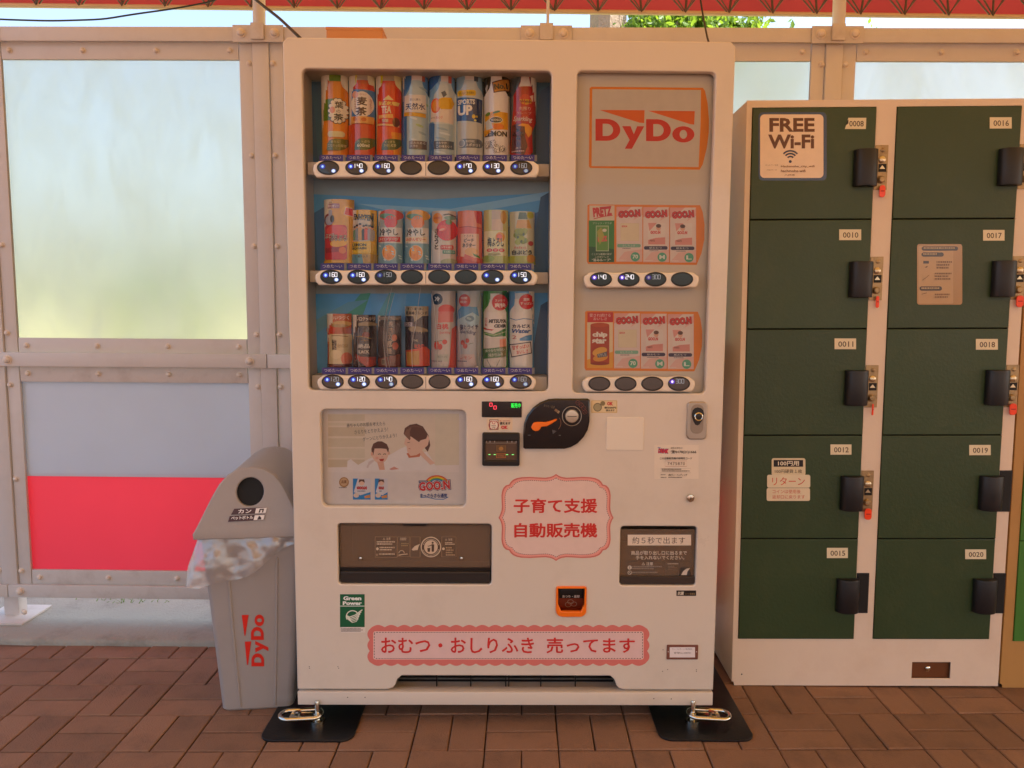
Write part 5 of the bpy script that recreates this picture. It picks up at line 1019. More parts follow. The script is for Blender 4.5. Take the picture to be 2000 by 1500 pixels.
# lock
a = rc(1341, 784, 1380, 858); lk = plate('lock_housing', [rrect(*a, .012, 8)], -.006, .008, GREYM, vm, .003)
b = rc(1348, 789, 1373, 846); plate('lock_recess', [rrect(b[0], b[1], b[2], b[3], .0155, 8)], -.0072, .002, mat('lock_face', '#9c8e80', .4, .6), lk, .0006)
kx = [(1125, 230), (1135, 190), (1160, 165), (1195, 155), (1235, 165), (1262, 190), (1274, 230), (1270, 270), (1245, 320), (1215, 365), (1190, 375), (1165, 365), (1140, 320), (1126, 270)]
plate('lock_shield', [[M0(1170+x/6.25, 770+y/6.25) for x, y in kx]], -.0085, .002, BLACK_P, lk, .0005)
u, z = M0(1170+1197/6.25, 770+265/6.25); lathe('lock_barrel', [(.0118, 0), (.0118, .009), (.0098, .0105), (.0085, .0098), (.0082, .004), (.0005, .004)], (u, -.0082, z), CHROME, lk, 28)
lathe('barrel_core', [(.0080, 0), (.0080, .006), (.0005, .0065)], (u, -.0082, z), BLACK_P, lk, 20)
u, z = M0(1348, 972.5); kl = lathe('service_lock', [(.0112, 0), (.0112, .003), (.0095, .006), (.003, .0072), (.0006, .0072)], (u, .0003, z), CHROME, vm, 26)
box('key_slit', u-.0009, u+.0009, -.0073, -.0066, z-.004, z+.004, BLACK_P, kl, 0)
# ---- stickers on the door
p = Print(1170, 770, 6.25); p.R(675, 618, 1215, 1032, '#e9dccb'); p.T('DRINK', 720, 662, 850, 722, '#33307c', .12, 3, sh=.15); p.T('DRINK', 722, 666, 848, 718, '#d83434', .04, 3, sh=.15); p.R(716, 646, 750, 656, '#8a86b0'); p.T('故障お問合せ', 875, 645, 1018, 668, '#4a443e', 0); p.T('☎0178(21)1666', 876, 682, 1186, 728, '#3a3430', .02); p.T('この自動販売機の故障先コード', 742, 766, 1135, 796, '#4a443e', .02); p.L([(805, 812), (1070, 812), (1070, 880), (805, 880)], 4, '#c08a70', True); p.T('7475870', 836, 826, 1046, 864, '#7a5a4a', .0, sp=1.25); p.L([(748, 902), (1118, 902), (1118, 958), (748, 958)], 3, '#b8a898', True); p.tiny(765, 908, 1100, 950, 2, '#6a5c50'); p.tiny(752, 976, 822, 992, 1, '#5a4c40'); p.T('(株)サン・ベンディング', 845, 970, 1075, 1000, '#3a322c', .02); p.tiny(752, 1008, 820, 1026, 1, '#5a4c40'); p.tiny(845, 1008, 1060, 1026, 1, '#5a4c40')
p.build('service_sticker', INK, vm, M0, -.0002)
def cart(s):
    """cartouche outline (crop coordinates), shrunk by s towards the middle"""
    q = [(945, 118), (985, 145), (1030, 162), (1100, 172), (1200, 168), (1330, 160), (1450, 165), (1520, 178), (1575, 202), (1610, 235), (1632, 272), (1680, 285), (1715, 320), (1735, 370), (1745, 430), (1742, 520), (1738, 600), (1745, 660), (1765, 715), (1788, 762)]
    right = q+[(x, 1510-y) for x, y in q[::-1][1:]]
    full = right+[(1890-x, y) for x, y in right[::-1][1:-1]]
    cx, cy = 945, 755; return [(cx+(x-cx)*(1-s/843), cy+(y-cy)*(1-s/637)) for x, y in full]
p = Print(960, 910, 7.5); p.P(cart(0), '#d67a70'); p.P(cart(20), '#f0a79c'); p.P(cart(52), '#ecd0c6'); p.dash(cart(56), 8, '#5a3a34', 16, 15)
p.T('子育て支援', 322, 474, 1550, 690, '#d23a36', .030); p.T('自動販売機', 332, 834, 1550, 1050, '#d23a36', .030); p.build('childcare_sticker', INK_G, vm, M0, -.0002)
p = Print(640, 1145, 1.); X0_, X1_, Y0__, Y1_ = 82, 624, 80, 151                # scalloped banner
def scal(s):
    o = []; L_, R__, T_, B_ = X0_+s, X1_-s, Y0__+s, Y1_-s
    n = 20; w_ = (R__-L_-24)/n
    def bump(a, b, nx, ny, k=7): 
        for j in range(k): t = j/k; h = 4.5*math.sin(math.pi*t); o.append((a[0]+(b[0]-a[0])*t+nx*h, a[1]+(b[1]-a[1])*t+ny*h))
    for i in range(n+1): bump((L_+4+i*(R__-L_-8)/(n+1), T_), (L_+4+(i+1)*(R__-L_-8)/(n+1), T_), 0, -1)
    for i in range(3): bump((R__, T_+3+i*(B_-T_-6)/3), (R__, T_+3+(i+1)*(B_-T_-6)/3), 1, 0)
    for i in range(n+1): bump((R__-4-i*(R__-L_-8)/(n+1), B_), (R__-4-(i+1)*(R__-L_-8)/(n+1), B_), 0, 1)
    for i in range(3): bump((L_, B_-3-i*(B_-T_-6)/3), (L_, B_-3-(i+1)*(B_-T_-6)/3), -1, 0)
    return o
p.P(scal(0), '#e07f77'); p.RR(X0_+7, Y0__+8, X1_-7, Y1_-8, 4, '#f4cfc8'); p.RR(X0_+9.5, Y0__+10.5, X1_-9.5, Y1_-10.5, 3, '#eccac6'); p.dash(rrect(X0_+9, Y0__+10, X1_-9, Y1_-10, 3, 3), 1.3, '#5a3a3a', 3.2, 2.4)
p.T('おむつ・おしりふき', 104, 100, 403, 131, '#d63a38', .02); p.T('売ってます', 427, 100, 600, 131, '#d63a38', .02)
p.build('nappy_banner', INK_G, vm, M0, -.0002)
p = Print(560, 1150, 4.545); p.R(473, 48, 692, 340, '#14603c'); p.R(480, 340, 698, 388, '#e8e0d8'); p.R(473, 150, 692, 156, '#e8f0e8'); p.T('Green', 502, 65, 663, 102, '#f0f4ee', .05); p.T('Power', 498, 110, 668, 144, '#f0f4ee', .05)
for k in range(5): p.L([(528+5*k, 235+14*k-4*k*k*.3), (560+6*k, 250+12*k), (610+2*k, 232+14*k), (650-4*k, 200+16*k), (672-10*k, 185+18*k)], 9-k*.6, '#e8ecdc')
p.arc(585, 245, 55, 9, 150, 320, '#e8ecdc', ky=.95); p.tiny(485, 350, 690, 382, 3, '#6a5c54'); p.build('green_power_sticker', INK, vm, M0, -.0002)
p = Print(1070, 1010, 6.06); p.R(1522, 868, 1755, 932, '#1c1816'); p.T('抗菌', 1535, 880, 1612, 922, '#e8dcc8', .03, sh=.2); p.T('コート処理済', 1622, 896, 1742, 920, '#b89a6a', .01); p.build('coating_sticker', INK, vm, M0, -.0002)
a = rc(1302, 1259, 1363, 1287); nf = plate('name_plate', [rrect(*a, .002)], -.0035, .004, mat('brown_plastic', '#7a4a3c', .45, var=.05), vm, .001)
p = Print(990, 1180, 4.); p.R(1272, 336, 1470, 416, '#efe6e6'); p.T('サン・ベンディング株式会社', 1288, 344, 1448, 358, '#7a6a6a'); p.T('管理No.258701', 1305, 372, 1438, 388, '#7a6a6a'); p.E(1260, 371, 5, 5, '#c8bcb4'); p.E(1482, 371, 5, 5, '#c8bcb4'); p.build('name_card', INK, nf, M0, -.0037)
p = Print()
for q in ((604, 1302), (604.5, 1305), (660, 1302), (661.5, 1305), (1295, 1269), (1294, 1311), (1304, 1307.5), (1360, 1308), (1360, 1311)): p.E(q[0], q[1], .9, .9, '#4a3c34', n=8)
p.build('screw_hole', INK, vm, M0, -.0002)
p = Print()
for q in ((679, 1362), (713, 1362), (1277, 1364.5), (1311, 1365)): p.E(q[0], q[1], 1.1, 1.1, '#4a3c34', n=8)
p.build('screw_hole', INK, vm, M0, -.0032)
# ---- coin return cup
x0, z0, x1, z1 = CR
bm = bmesh.new(); addbox(bm, x0-.004, x1+.004, .06, .064, z0-.004, z1+.004); addbox(bm, x0-.006, x0-.001, .022, .0598, z0-.004, z1+.004); addbox(bm, x1+.001, x1+.006, .022, .0598, z0-.004, z1+.004); addbox(bm, x0-.0008, x1+.0008, .022, .0598, z0-.006, z0-.001); addbox(bm, x0-.0008, x1+.0008, .022, .0598, z1+.001, z1+.006)
cup = bmo('coin_return', bm, mat('cup_inside', '#a8421a', .45, var=.08), vm)
plate('cup_rim', [rrect(x0-.0015, z0-.0015, x1+.0015, z1+.0015, (.018, .018, .006, .006)), [(x0+.0035, z1-.004), (x1-.0035, z1-.004), (x1-.004, z0+.034), (x1-.013, z0+.014), (x0+.013, z0+.014), (x0+.004, z0+.034)]], -.005, .012, ORANGE_P, cup, .002)
b = rc(1092, 1148, 1140, 1168, .02); box('cup_flap', b[0], b[2], .018, .022, b[1], b[3], BLACK_P, cup, .001)
p = Print(1070, 1010, 6.06); p.T('おつり・返却', 172, 922, 375, 955, '#d8ccc0', .02); p.build('cup_print', INK, cup, M0, .0178)
p = Print(1070, 1010, 6.06)
for q in ((268, 1002, 34, 26), (240, 1035, 34, 28), (308, 1028, 34, 25)): p.arc(q[0], q[1], q[2], 5, 0, 360, '#d8b494', ky=q[3]/q[2])
p.build('cup_print', INK, cup, M0, .058)

# ---- floor plates, feet and shackles
for s, (pa, pb, px_in) in enumerate((((505, 1445), (660, 1446), 685), ((1320, 1444), (1470, 1443), 1290))):
    a = on_z(pa[0], pa[1], .006); b = on_z(pb[0], pb[1], .006)
    xa, xb = ((-.655, -.405) if s == 0 else (.415, .672))
    yb = a.y
    e = empty('floor_plate', ((xa+xb)/2, yb, 0), (0, 0, ROTM*.6), 'black steel anchor plate under the machine, '+('beside the rubbish bin' if s == 0 else 'beside the lockers'), 'anchor plate', 'steel plates under the vending machine')
    w_ = (xb-xa)/2; me = plate_mesh([rrect(-w_, 0, w_, .60, .035, 6)], -.006, .006, .0015); 
    for v in me.vertices: v.co = Vector((v.co.x, v.co.z, -v.co.y))
    bm = bmesh.new(); bm.from_mesh(me); bmo('plate_sheet', bm, PLATE_B, e, True)
    # shackle bracket: flat oval loop with two bolts
    mid = 600 if s == 0 else 1400
    sx = (-.565 if s == 0 else .565); M = WORLD[e]
    c = M.inverted() @ Vector((sx, yb+.085, 0)); tilt = .10 if s == 0 else -.10
    L_ = .052; loop = []
    for k in range(28):
        t = 2*math.pi*k/28; X = L_*(1 if math.cos(t) > 0 else -1)*.62+.024*math.cos(t); Y = .024*math.sin(t); loop.append((c.x+X*math.cos(tilt)-Y*math.sin(tilt), c.y+X*math.sin(tilt)+Y*math.cos(tilt), .030+X*tilt*0))
    tube('shackle_loop', loop, .0062, CHROME, e, 10, True)
    ang = (.0, .055)
    bm = bmesh.new(); addbox(bm, c.x-.030, c.x+.030, c.y-.016, c.y+.016, .024, .029); bmo('shackle_web', bm, CHROME, e, True, bevel=.002)
    for k, dx in enumerate((-.045, .010) if s == 1 else (.045, -.010)):
        bm = bmesh.new(); hgt = .062 if k == 0 else .030
        addlathe(bm, [(.0105, 0), (.0105, .008), (.0062, .0085), (.0062, hgt-.029+.006), (.005, hgt-.029+.008)], Matrix.Translation((c.x+dx, c.y, .029)), 6 if k else 14); bmo('leveling_bolt', bm, CHROME, e, True)
    bm = bmesh.new(); addlathe(bm, [(.020, 0), (.020, .010), (.009, .012), (.009, .024)], Matrix.Translation((c.x-(.045 if s else -.045), c.y, .006)), 16); bmo('foot_pad', bm, CHROME, e, True)
# ------------------------------------------------------------------ coin lockers
GREEN = mat('green_locker_paint', '#2f4426', .42, var=.10, scale=3, bump=.08, bscale=120, dirt='#4a5230', dscale=7, damt=.45, rvar=.14, rand=.05)
GREEN2 = mat('bright_green_locker_paint', '#3f7a2c', .5, var=.06, scale=4, bump=.05, bscale=160)
CREAM = mat('cream_locker_paint', '#e6d5c4', .45, var=.03, scale=5, bump=.03, bscale=120, dirt='#b48a64', dscale=4, damt=.2)
TAN = mat('tan_locker_paint', '#b98d52', .5, var=.05, scale=5, dirt='#8a6234', dscale=4, damt=.25)
HANDLE = mat('black_handle', '#17161a', .42, var=.15, scale=30)
LOCKP = mat('worn_lock_plate', '#a8906c', .42, .7, var=.25, scale=60, dirt='#3a2c20', dscale=40, damt=.7)
TAGO = mat('orange_key_tag', '#ff4a1e', .35, var=.04, coat=.2)
COIN = mat('nickel', '#d4c4a4', .3, .9, var=.1)
def cabinet(name, loc, rot, label, W, cols, frame, green, doors):
    e = empty(name, loc, rot, label, 'locker'); Hh, Dp = 1.742, .36
    bm = bmesh.new()
    addbox(bm, 0, .003, .004, Dp, .012, Hh-.002); addbox(bm, W-.003, W, .004, Dp, .012, Hh-.002); addbox(bm, .0032, W-.0032, .004, Dp, Hh-.006, Hh-.002); addbox(bm, .0032, W-.0032, Dp-.004, Dp, .012, Hh-.0065)
    bmo('cabinet_body', bm, frame, e)
    holes = []
    for (xa, xb) in cols: holes.append([(xa, .149), (xb, .149), (xb, 1.722), (xa, 1.722)])
    tray_ = [(.548, .024), (.665, .024), (.665, .076), (.548, .076)]
    outl = [(0, .012), (.006, .012), (.008, 0), (W, 0), (W, Hh), (0, Hh)]
    plate('front_frame', [outl]+holes+([tray_] if doors else []), 0, .004, frame, e, .0008, 1)
    for c, (xa, xb) in enumerate(cols): box('column_back', xa-.003, xb+.003, .010, .012, .146, 1.726, mat('locker_gap', '#1a1610', .8), e, 0)
    return e
lk_cols = [(.0155, .367), (.424, .776)]
lockers = cabinet('coin_lockers', (.690, .228, 0.001), (0, -.0105, 0), 'cream steel coin locker block with ten dark green doors', .812, lk_cols, CREAM, GREEN, True)
LM = on_plane(lockers, 0)
ztops = [1.722-.3146*k for k in range(6)]
nums = [['0008', '0010', '0011', '0012', '0015'], ['0016', '0017', '0018', '0019', '0020']]
# handle / lock plate / number tag rectangles read off the photograph
numpx = [[(1652, 230, 1692, 252), (1639, 448, 1682, 469), (1630, 661, 1672, 682), (1622, 868, 1663, 888), (1615, 1070, 1656, 1090)], [(1933, 229, 1976, 251), (1920, 449, 1962, 470), (1906, 662, 1949, 683), (1893, 869, 1935, 889), (1885, 1073, 1926, 1092)]]
ha = LM(1677, 510); hb = LM(1677, 580); hz0, hz1 = hb[1]-ztops[1], ha[1]-ztops[1]
def half_handle(bm, x0, x1, z0, z1, dep):
    n = 12; lo, hi = [], []
    for k in range(n+1):
        t = math.pi*k/n; x = (x0+x1)/2-(x1-x0)/2*math.cos(t); y = -.0045-dep*math.sin(t)**.75
        lo.append(bm.verts.new((x, y, z0))); hi.append(bm.verts.new((x, y, z1)))
    for k in range(n): bm.faces.new((lo[k], lo[k+1], hi[k+1], hi[k]))
    bm.faces.new(lo[::-1]); bm.faces.new(hi); bm.faces.new((lo[0], hi[0], hi[-1], lo[-1]))
used = {'0015', '0019', '0020'}
doors = {}
for c, (xa, xb) in enumerate(lk_cols):
    for r in range(5):
        num = nums[c][r]; zt, zb_ = ztops[r]-.0017, ztops[r+1]+.0017
        d = plate('locker_door', [[(xa+.0012, zb_), (xb-.0012, zb_), (xb-.0012, zt), (xa+.0012, zt)]], -.0035+random.uniform(-.0006, .0006), .006, GREEN, lockers, .0018, 2); doors[num] = d
        q = numpx[c][r]; p = Print(); pts = [(q[0], q[1]), (q[2], q[1]), (q[2], q[3]), (q[0], q[3])]
        if num == '0008': pts = [(q[0]+5, q[1]), (q[2], q[1]), (q[2]-1, q[3]), (q[0]-2, q[3])]
        p.P(pts, '#e6dcc0'); w_ = q[2]-q[0]; h_ = q[3]-q[1]; p.T(num, q[0]+w_*.17, q[1]+h_*.27, q[2]-w_*.13, q[3]-h_*.22, '#4a3a2a', .01)
        if num == '0008': p.P([(q[0]+1, q[1]+9), (q[0]+5, q[1]+3), (q[0]+5, q[1]+11), (q[0], q[1]+15)], '#2e2a20')
        p.build('number_plate', INK, d, LM, -.0043)
        bm = bmesh.new(); half_handle(bm, xb-.062, xb+.005, zt+hz0, zt+hz1, .030); bmo('door_handle', bm, HANDLE, d, True, bevel=.003, seg=2)
        z0_, z1_ = zt+hz0-.008, zt+hz1+.014
        lp = plate('lock_plate', [rrect(xb+.001, z0_, xb+.038, z1_, .001)], -.002, .004, HANDLE if num in used else LOCKP, lockers, .0005, 1, label='black empty lock opening' if num in used else None)
        zm = (z0_+z1_)/2
        if num in used:
            box('lock_recess', xb+.006, xb+.034, -.0028, -.0022, z0_+.004, z1_-.004, mat('recess_black', '#060506', .6), lp, 0); continue
        lathe('coin_button', [(.0095, 0), (.0095, .003), (.007, .005), (.0005, .0052)], (xb+.021, -.002, zm+.022), COIN, lp, 18)
        lathe('plate_screw', [(.006, 0), (.006, .0012), (.004, .0024), (.0005, .0026)], (xb+.022, -.002, z1_-.014), LOCKP, lp, 14)
        box('coin_slit', xb+.012, xb+.034, -.0032, -.0022, zm-.012, zm+.010, mat('recess_black', '#060506', .6), lp, 0)
        plate('arrow_mark', [[(xb+.014, zm-.004), (xb+.030, zm-.004), (xb+.022, zm+.006)]], -.0038, .0006, COIN, lp, 0)
        lathe('key_barrel', [(.0105, 0), (.0105, .005), (.007, .009), (.0005, .0095)], (xb+.020, -.002, zm-.034), LOCKP, lp, 18)
        if num not in ('0016',):
            kw = {'0010': .55, '0011': .3}.get(num, 1.)
            big = num in ('0012', '0017', '0018')
            rx = (.0085 if not big else .0105)*kw; rz = .016
            kt = plate('key_tag', [rrect(xb+.022-rx, z0_-.022, xb+.022+rx, z0_+.012, min(rx*.95, .009), 6)], -.012, .0035, TAGO, lp, .001, 2)
            box('tag_slot', xb+.022-rx*.6, xb+.022+rx*.6, -.0126, -.0121, z0_-.006, z0_-.003, mat('tag_slot_red', '#b4260c', .5), lp, 0)
# stickers on the doors
p = Print(1470, 200, 6.817); p.RR(78, 130, 985, 1040, 60, '#33507c'); p.RR(100, 160, 942, 1005, 55, '#f0dccb'); Bn = '#5a2c20'
p.T('FREE', 222, 208, 825, 392, Bn, .035); p.T('Wi-Fi', 205, 428, 820, 615, Bn, .035)
for k, rr in enumerate((125, 88, 50)): p.arc(502, 770, rr, 22, 222, 318, '#2c3860')
p.E(500, 788, 20, 19, '#2c3860'); p.T('ネットワーク名', 168, 826, 335, 846, '#6a4434'); p.T('Hachinohe_city_wifi', 375, 838, 822, 872, '#6a3c28', .01); p.T('パスワード', 185, 890, 320, 910, '#6a4434'); p.T('hachinohe-wifi', 375, 895, 700, 930, '#6a3c28', .01); p.T('八戸市', 420, 955, 560, 982, '#6a3c28')
p.build('wifi_sticker', INK_G, doors['0008'], LM, -.0043)
p = Print(1400, 830, 3.333); p.RR(357, 216, 577, 330, 14, '#e2d6b8'); p.R(370, 228, 562, 272, '#2a2c34'); p.T('100円用', 398, 235, 535, 266, '#ece6d4', .02); p.T('100円硬貨１枚', 378, 288, 555, 314, '#4a4034', .01); p.RR(327, 324, 608, 408, 12, '#eadfc6'); p.T('リターン', 360, 340, 572, 392, '#cc4a38', .0); p.RR(324, 410, 606, 494, 12, '#e8dcc4'); p.T('コインは使用後', 362, 420, 545, 446, '#cc5a44', .01); p.T('返却口に戻ります', 360, 455, 572, 480, '#cc5a44', .01)
p.build('coin_sticker', INK_G, doors['0012'], LM, -.0043)
p = Print(1660, 280, 4.412); p.RR(578, 868, 968, 1390, 22, '#b08a5c'); p.RR(590, 885, 890, 1380, 10, '#bd9a6e'); Br = '#4c3a30'
p.RR(618, 888, 932, 925, 18, Br); p.RR(616, 940, 808, 976, 18, Br); p.R(632, 1012, 680, 1036, Br); p.RR(600, 1232, 792, 1270, 18, Br); p.tiny(635, 897, 910, 916, 1, '#c8ac80'); p.tiny(630, 948, 790, 968, 1, '#c8ac80'); p.tiny(615, 1242, 780, 1262, 1, '#c8ac80')
p.tiny(745, 1015, 890, 1090, 3, '#7a5c40'); p.tiny(730, 1115, 885, 1185, 3, '#7a5c40'); p.tiny(730, 1295, 880, 1340, 2, '#8a6a4a'); p.P([(640, 1068), (670, 1055), (660, 1070)], Br); p.L([(620, 1180), (650, 1160), (680, 1135)], 4, '#7a5c40'); p.L([(615, 1300), (660, 1288)], 5, '#7a5c40')
p.build('instruction_sheet', INK_G, doors['0017'], LM, -.0043)
# coin return tray in the plinth
box('tray_recess', .545, .668, .010, .012, .020, .080, mat('tray_brown', '#7a4a2c', .5, .4, var=.15), lockers, 0)
lathe('tray_lock', [(.008, 0), (.008, .004), (.005, .006), (.0005, .0062)], (.600, .0098, .052), CHROME, lockers, 16)
lathe('frame_screw', [(.0022, 0), (.0022, .001), (.0004, .0014)], (.030, .0003, .036), BLACK_P, lockers, 10)
# the next block, mostly out of the picture
lk2 = cabinet('coin_lockers', (1.512, .235, 0.001), (0, -.0105, 0), 'tan coin locker block with brighter green doors at the far end', .812, [(.030, .382), (.424, .776)], TAN, GREEN2, False)
for (xa, xb) in ((.030, .382), (.424, .776)):
    for r in range(5):
        d = plate('locker_door', [[(xa+.0012, ztops[r+1]+.0012), (xb-.0012, ztops[r+1]+.0012), (xb-.0012, ztops[r]-.0012), (xa+.0012, ztops[r]-.0012)]], -.0035, .006, GREEN2, lk2, .0012, 1)
        bm = bmesh.new(); half_handle(bm, xb-.062, xb+.005, ztops[r]+hz0, ztops[r]+hz1, .030); bmo('door_handle', bm, HANDLE, d, True, bevel=.003, seg=2)

# ------------------------------------------------------------------ recycling bin
GREYB = mat('grey_bin_plastic', '#a39c98', .48, var=.04, scale=7, bump=.04, bscale=200, dirt='#7a6c60', dscale=4, damt=.2)
a = on_z(432, 1390, 0); b_ = on_z(592, 1379, 0)
BY = .13; bw = .100
binc = Vector((a.x+bw*math.cos(BY), a.y+bw*math.sin(BY), 0))
bn = empty('recycling_bin', tuple(binc), (0, 0, BY), 'grey plastic can and bottle bin with round hole beside the vending machine', 'bin')
def ring_pts(w_, d0, d1, r, n=4): return rrect(-w_, d0, w_, d1, r, n)
bm = bmesh.new(); prev = None
for z, w_, d0, d1 in ((0.0, .094, .004, .24), (.006, .099, .0, .245), (.25, .116, -.012, .285), (.44, .130, -.020, .315), (.50, .134, -.023, .325), (.505, .140, -.028, .33), (.53, .141, -.029, .331)):
    rg = [bm.verts.new((x, y, z)) for x, y in ring_pts(w_, d0, d1, .018)]
    if prev:
        for k in range(len(rg)): bm.faces.new((prev[k], prev[(k+1) % len(rg)], rg[(k+1) % len(rg)], rg[k]))
    else: bm.faces.new(rg[::-1])
    prev = rg
bm.faces.new(prev); bmo('bin_body', bm, GREYB, bn, True, angle=R_(30))
for s in (-.058, .062):                                          # raised ribs on the front
    bm = bmesh.new()
    addtube(bm, [(s*.80, -.0005, .012), (s, -.0125, .26), (s*1.12, -.021, .455)], [.0035, .004, .004], 6); bmo('rib', bm, GREYB, bn, True)
# hood: rounded gable with a round mouth
gab = [(-.148, .515), (-.150, .53), (-.140, .548), (-.100, .632), (-.083, .662), (-.062, .686), (-.034, .702), (0, .707), (.034, .702), (.062, .686), (.083, .662), (.100, .632), (.140, .548), (.150, .53), (.148, .515)]
hole = ellipse(0, .640, .0365, .0385, 28)
def lean(me, k, z0, y0):
    for v in me.vertices: v.co.y += max(0, v.co.z-z0)*k+y0
me = plate_mesh([gab, hole], 0, .012, .004, 3); lean(me, .22, .53, -.038); 
hood = link('hood', me, GREYB, bn); me.shade_smooth(); me.set_sharp_from_angle(angle=R_(35))
gab2 = [(x*.985, .515+(z-.515)*.985) for x, z in gab]
me = plate_mesh([gab2], 0, .36, .012, 3); lean(me, .0, .53, -.015)
for v in me.vertices:
    if v.co.y < .05: v.co.y += max(0, v.co.z-.53)*.22
h2 = link('hood_shell', me, GREYB, hood); me.shade_smooth(); me.set_sharp_from_angle(angle=R_(35))
me = plate_mesh([ellipse(0, .640, .0368, .0388, 28)], 0, .0006, 0); lean(me, .22, .53, -.0265); link('mouth', me, mat('bin_mouth', '#070606', .7), hood)
BM = on_plane(bn, -.02)
p = Print(); 
def bl(pts): return pts
p.P([(455, 996.5), (519, 993.5), (517, 1004.5), (449, 1007.5)], '#4a2a2a'); p.P([(498, 995.5), (519, 994.2), (517, 1004), (496, 1005)], '#f0eae6'); p.P([(503, 1003.5), (505, 996.5), (514, 996), (512, 1003), (509.5, 1003.2), (510.5, 998.5), (507, 998.8), (506, 1003.3)], '#3a2222'); p.T('カン', 463, 996.8, 489, 1004.6, '#f4eeea', .03, -2.5)
p.P([(447, 1010), (516, 1006.5), (514, 1017), (444, 1020.5)], '#4a2a2a'); p.P([(496, 1008.4), (515.5, 1007.4), (513.6, 1016.4), (494, 1017.4)], '#f0eae6'); p.P([(501, 1016.5), (504, 1010), (506, 1009.5), (509, 1013), (509, 1016)], '#3a2222'); p.T('ペットボトル', 450, 1009.5, 493, 1016.2, '#f4eeea', .03, -2.5)
o = p.build('sorting_label', INK, hood, BM, -.0405, .0001)
for v in o.data.vertices: v.co.y += max(0, v.co.z-.53)*.22
p = Print()
def vlogo(x, y): return (540-(y/340)*0, 0)
def vf(x, y):                                                     # the logo turned to read upwards
    t = x/1120; return (490.5+(y/335)*33.5+t*-0.5, 1303-t*104)
dydo(p, vf)
p.P([(480.5, 1200), (474, 1201), (478, 1241.5)], '#dc2d20'); 
p.items.pop(); p.n -= 1
p.P([(472.5, 1200.5), (486, 1200), (479, 1242.5), (477.5, 1241)], '#dc2d20'); p.P([(478, 1253.5), (490.5, 1253), (483.5, 1301), (481.5, 1299)], '#dc2d20')
o = p.build('side_logo', INK, bn, BM, -.012, .0001)
for v in o.data.vertices:                                        # follow the sloping front of the bin
    z = v.co.z; yf = -.012*z/.25 if z < .25 else -.012-.008*(z-.25)/.19
    v.co.y = yf-.0012
# bin liner hanging out under the hood
def bag_mat():
    m = bpy.data.materials.new('bin_liner_film'); m.use_nodes = True; n = m.node_tree; L = n.links.new
    n.nodes.remove(n.nodes['Principled BSDF']); o = n.nodes['Material Output']
    t = n.nodes.new('ShaderNodeBsdfTransparent'); t.inputs[0].default_value = (.95, .95, .95, 1)
    d = n.nodes.new('ShaderNodeBsdfDiffuse'); d.inputs[0].default_value = (.75, .74, .75, 1); tr = n.nodes.new('ShaderNodeBsdfTranslucent'); tr.inputs[0].default_value = (.8, .79, .8, 1)
    g = n.nodes.new('ShaderNodeBsdfGlossy'); g.inputs['Roughness'].default_value = .28
    tc = n.nodes.new('ShaderNodeTexCoord'); nz = n.nodes.new('ShaderNodeTexNoise'); nz.inputs['Scale'].default_value = 22; nz.inputs['Detail'].default_value = 1; L(tc.outputs['Object'], nz.inputs['Vector'])
    bp = n.nodes.new('ShaderNodeBump'); bp.inputs['Strength'].default_value = .55; bp.inputs['Distance'].default_value = .02; L(nz.outputs['Fac'], bp.inputs['Height']); L(bp.outputs[0], g.inputs['Normal'])
    m1 = n.nodes.new('ShaderNodeMixShader'); m1.inputs[0].default_value = .5; L(d.outputs[0], m1.inputs[1]); L(tr.outputs[0], m1.inputs[2])
    m2 = n.nodes.new('ShaderNodeMixShader'); m2.inputs[0].default_value = .34; L(t.outputs[0], m2.inputs[1]); L(m1.outputs[0], m2.inputs[2])
    m3 = n.nodes.new('ShaderNodeMixShader'); m3.inputs[0].default_value = .19; L(m2.outputs[0], m3.inputs[1]); L(g.outputs[0], m3.inputs[2]); L(m3.outputs[0], o.inputs[0]); return m
BAG = bag_mat()
rim = rrect(-.138, -.030, .138, .33, .02, 5)
# resample the rim
def resample(pts, n):
    L_ = [0]; 
    for k in range(len(pts)): q, r = pts[k], pts[(k+1) % len(pts)]; L_.append(L_[-1]+math.hypot(r[0]-q[0], r[1]-q[1]))
    out = []
    for i in range(n):
        s = L_[-1]*i/n; k = max(j for j in range(len(pts)) if L_[j] <= s); f = (s-L_[k])/max(1e-9, L_[k+1]-L_[k]); q, r = pts[k], pts[(k+1) % len(pts)]; out.append((q[0]+(r[0]-q[0])*f, q[1]+(r[1]-q[1])*f))
    return out
rp = resample(rim, 110); bm = bmesh.new(); rd = random.Random(3); g = []
cen = (0, .15)
for j in range(11):
    t = j/10; row = []
    for i, (x, y) in enumerate(rp):
        fx = (x+.138)/.276                                          # 0 left .. 1 right
        front = y < .1
        low = .372+.14*min(1, max(0, fx-.10))+.012*math.sin(i*.37) if front else .43+.02*math.sin(i*.3)
        if fx < .12: low = .385+.010*math.sin(i*.9)
        z = .525+(low-.525)*t
        dx, dy = x-cen[0], y-cen[1]; l = math.hypot(dx, dy)
        fold = (.014*abs(math.sin(i*.25+1.2*t))-.006+.009*abs(math.sin(i*.52+2-1.6*t))-.004+.004*abs(math.sin(i*1.1+2.4*t)))*min(1, t*1.6)
        out_ = .003+fold+t*(.012 if not (fx < .25) else .034)*(1-.25*t) - (.012*t if fx > .8 else 0)
        row.append(bm.verts.new((x+dx/l*out_*(1.3 if fx < .3 else .7), y+dy/l*out_, z)))
    g.append(row)
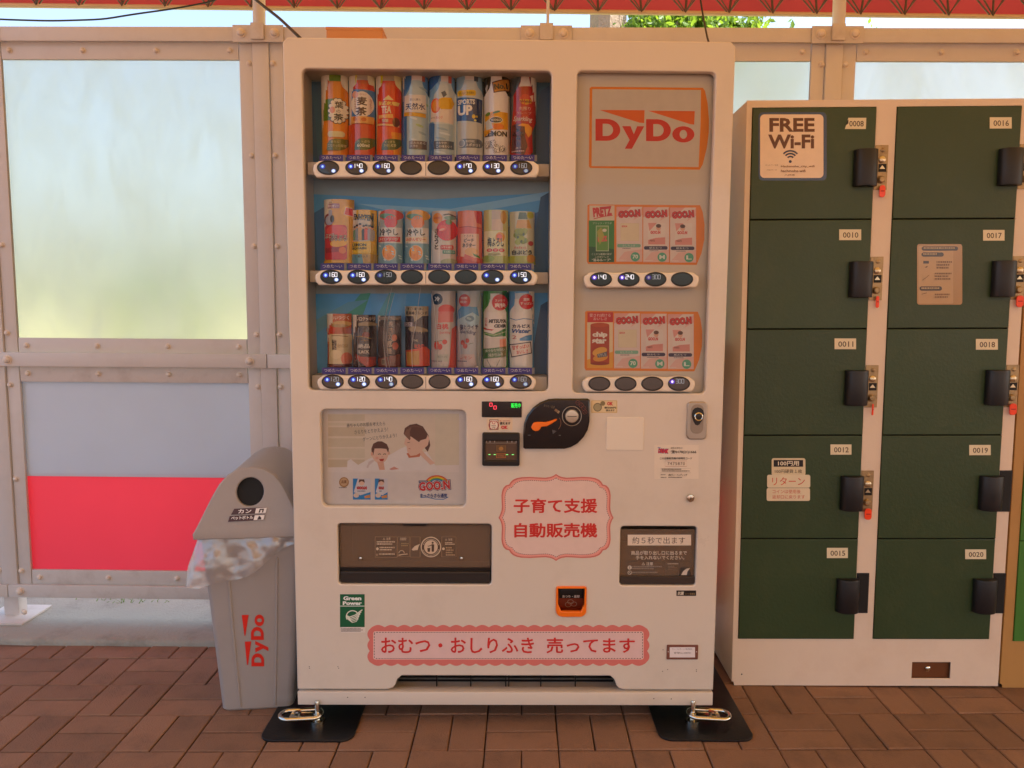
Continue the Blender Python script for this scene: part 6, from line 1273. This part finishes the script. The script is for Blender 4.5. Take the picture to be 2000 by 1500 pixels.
for r0, r1 in zip(g, g[1:]):
    for k in range(len(rp)): bm.faces.new((r0[k], r0[(k+1) % len(rp)], r1[(k+1) % len(rp)], r1[k]))
o = bmo('bin_liner', bm, BAG, None, True, angle=3); o.location = binc; o.rotation_euler = (0, 0, BY)
tag(o, 'crumpled clear plastic bin liner hanging out under the bin hood', 'bin liner')

# ------------------------------------------------------------------ small things
e = empty('orange_case', (on_y(692, 60, .30).x, .30, 1.831), (0, 0, .03), 'small orange plastic case lying on top of the vending machine', 'case')
wc = on_y(747, 60, .30).x-on_y(637, 60, .30).x; hc = on_y(692, 55, .30).z-1.831
ORP = mat('orange_case_plastic', '#c98a52', .45, var=.05)
plate('case_body', [rrect(-wc/2, 0, wc/2, hc, .010)], 0, .09, ORP, e, .004); plate('case_lid', [rrect(-wc/2-.001, hc-.006, wc/2+.001, hc+.003, .003)], -.001, .092, ORP, e, .001)
def cable(pts, r, label, name='cable'):
    P_ = []
    for i in range(len(pts)-1):
        for k in range(6): t = k/6; P_.append(Vector(pts[i]).lerp(Vector(pts[i+1]), t))
    P_.append(Vector(pts[-1]))
    for _ in range(3):
        P_ = [P_[0]]+[(P_[i-1]+P_[i]*2+P_[i+1])/4 for i in range(1, len(P_)-1)]+[P_[-1]]
    bm = bmesh.new(); addtube(bm, P_, r, 8); tag(bmo(name, bm, CABLE, None, True), label, 'cable')
cable([on_y(-120, 30, .70), on_y(0, 38, .70), on_y(100, 41, .70), on_y(200, 38, .70), on_y(260, 28, .72), on_y(340, 17, .76), on_y(420, 2, .80), on_y(470, -30, .83)], .0032, 'thin dark cable sagging along the top of the frosted fence to the canopy')
cable([on_y(470, -25, .60), on_y(515, 12, .52), on_y(545, 35, .45), on_y(578, 66, .32), on_y(590, 78, .30)], .0048, 'thick black power cable running down to the top corner of the machine beside the post')
cable([on_y(1362, -40, .5), on_y(1372, 25, .45), on_y(1381, 72, .35), on_y(1384, 82, .33)], .0030, 'thin black cable dropping onto the machine above the logo window')
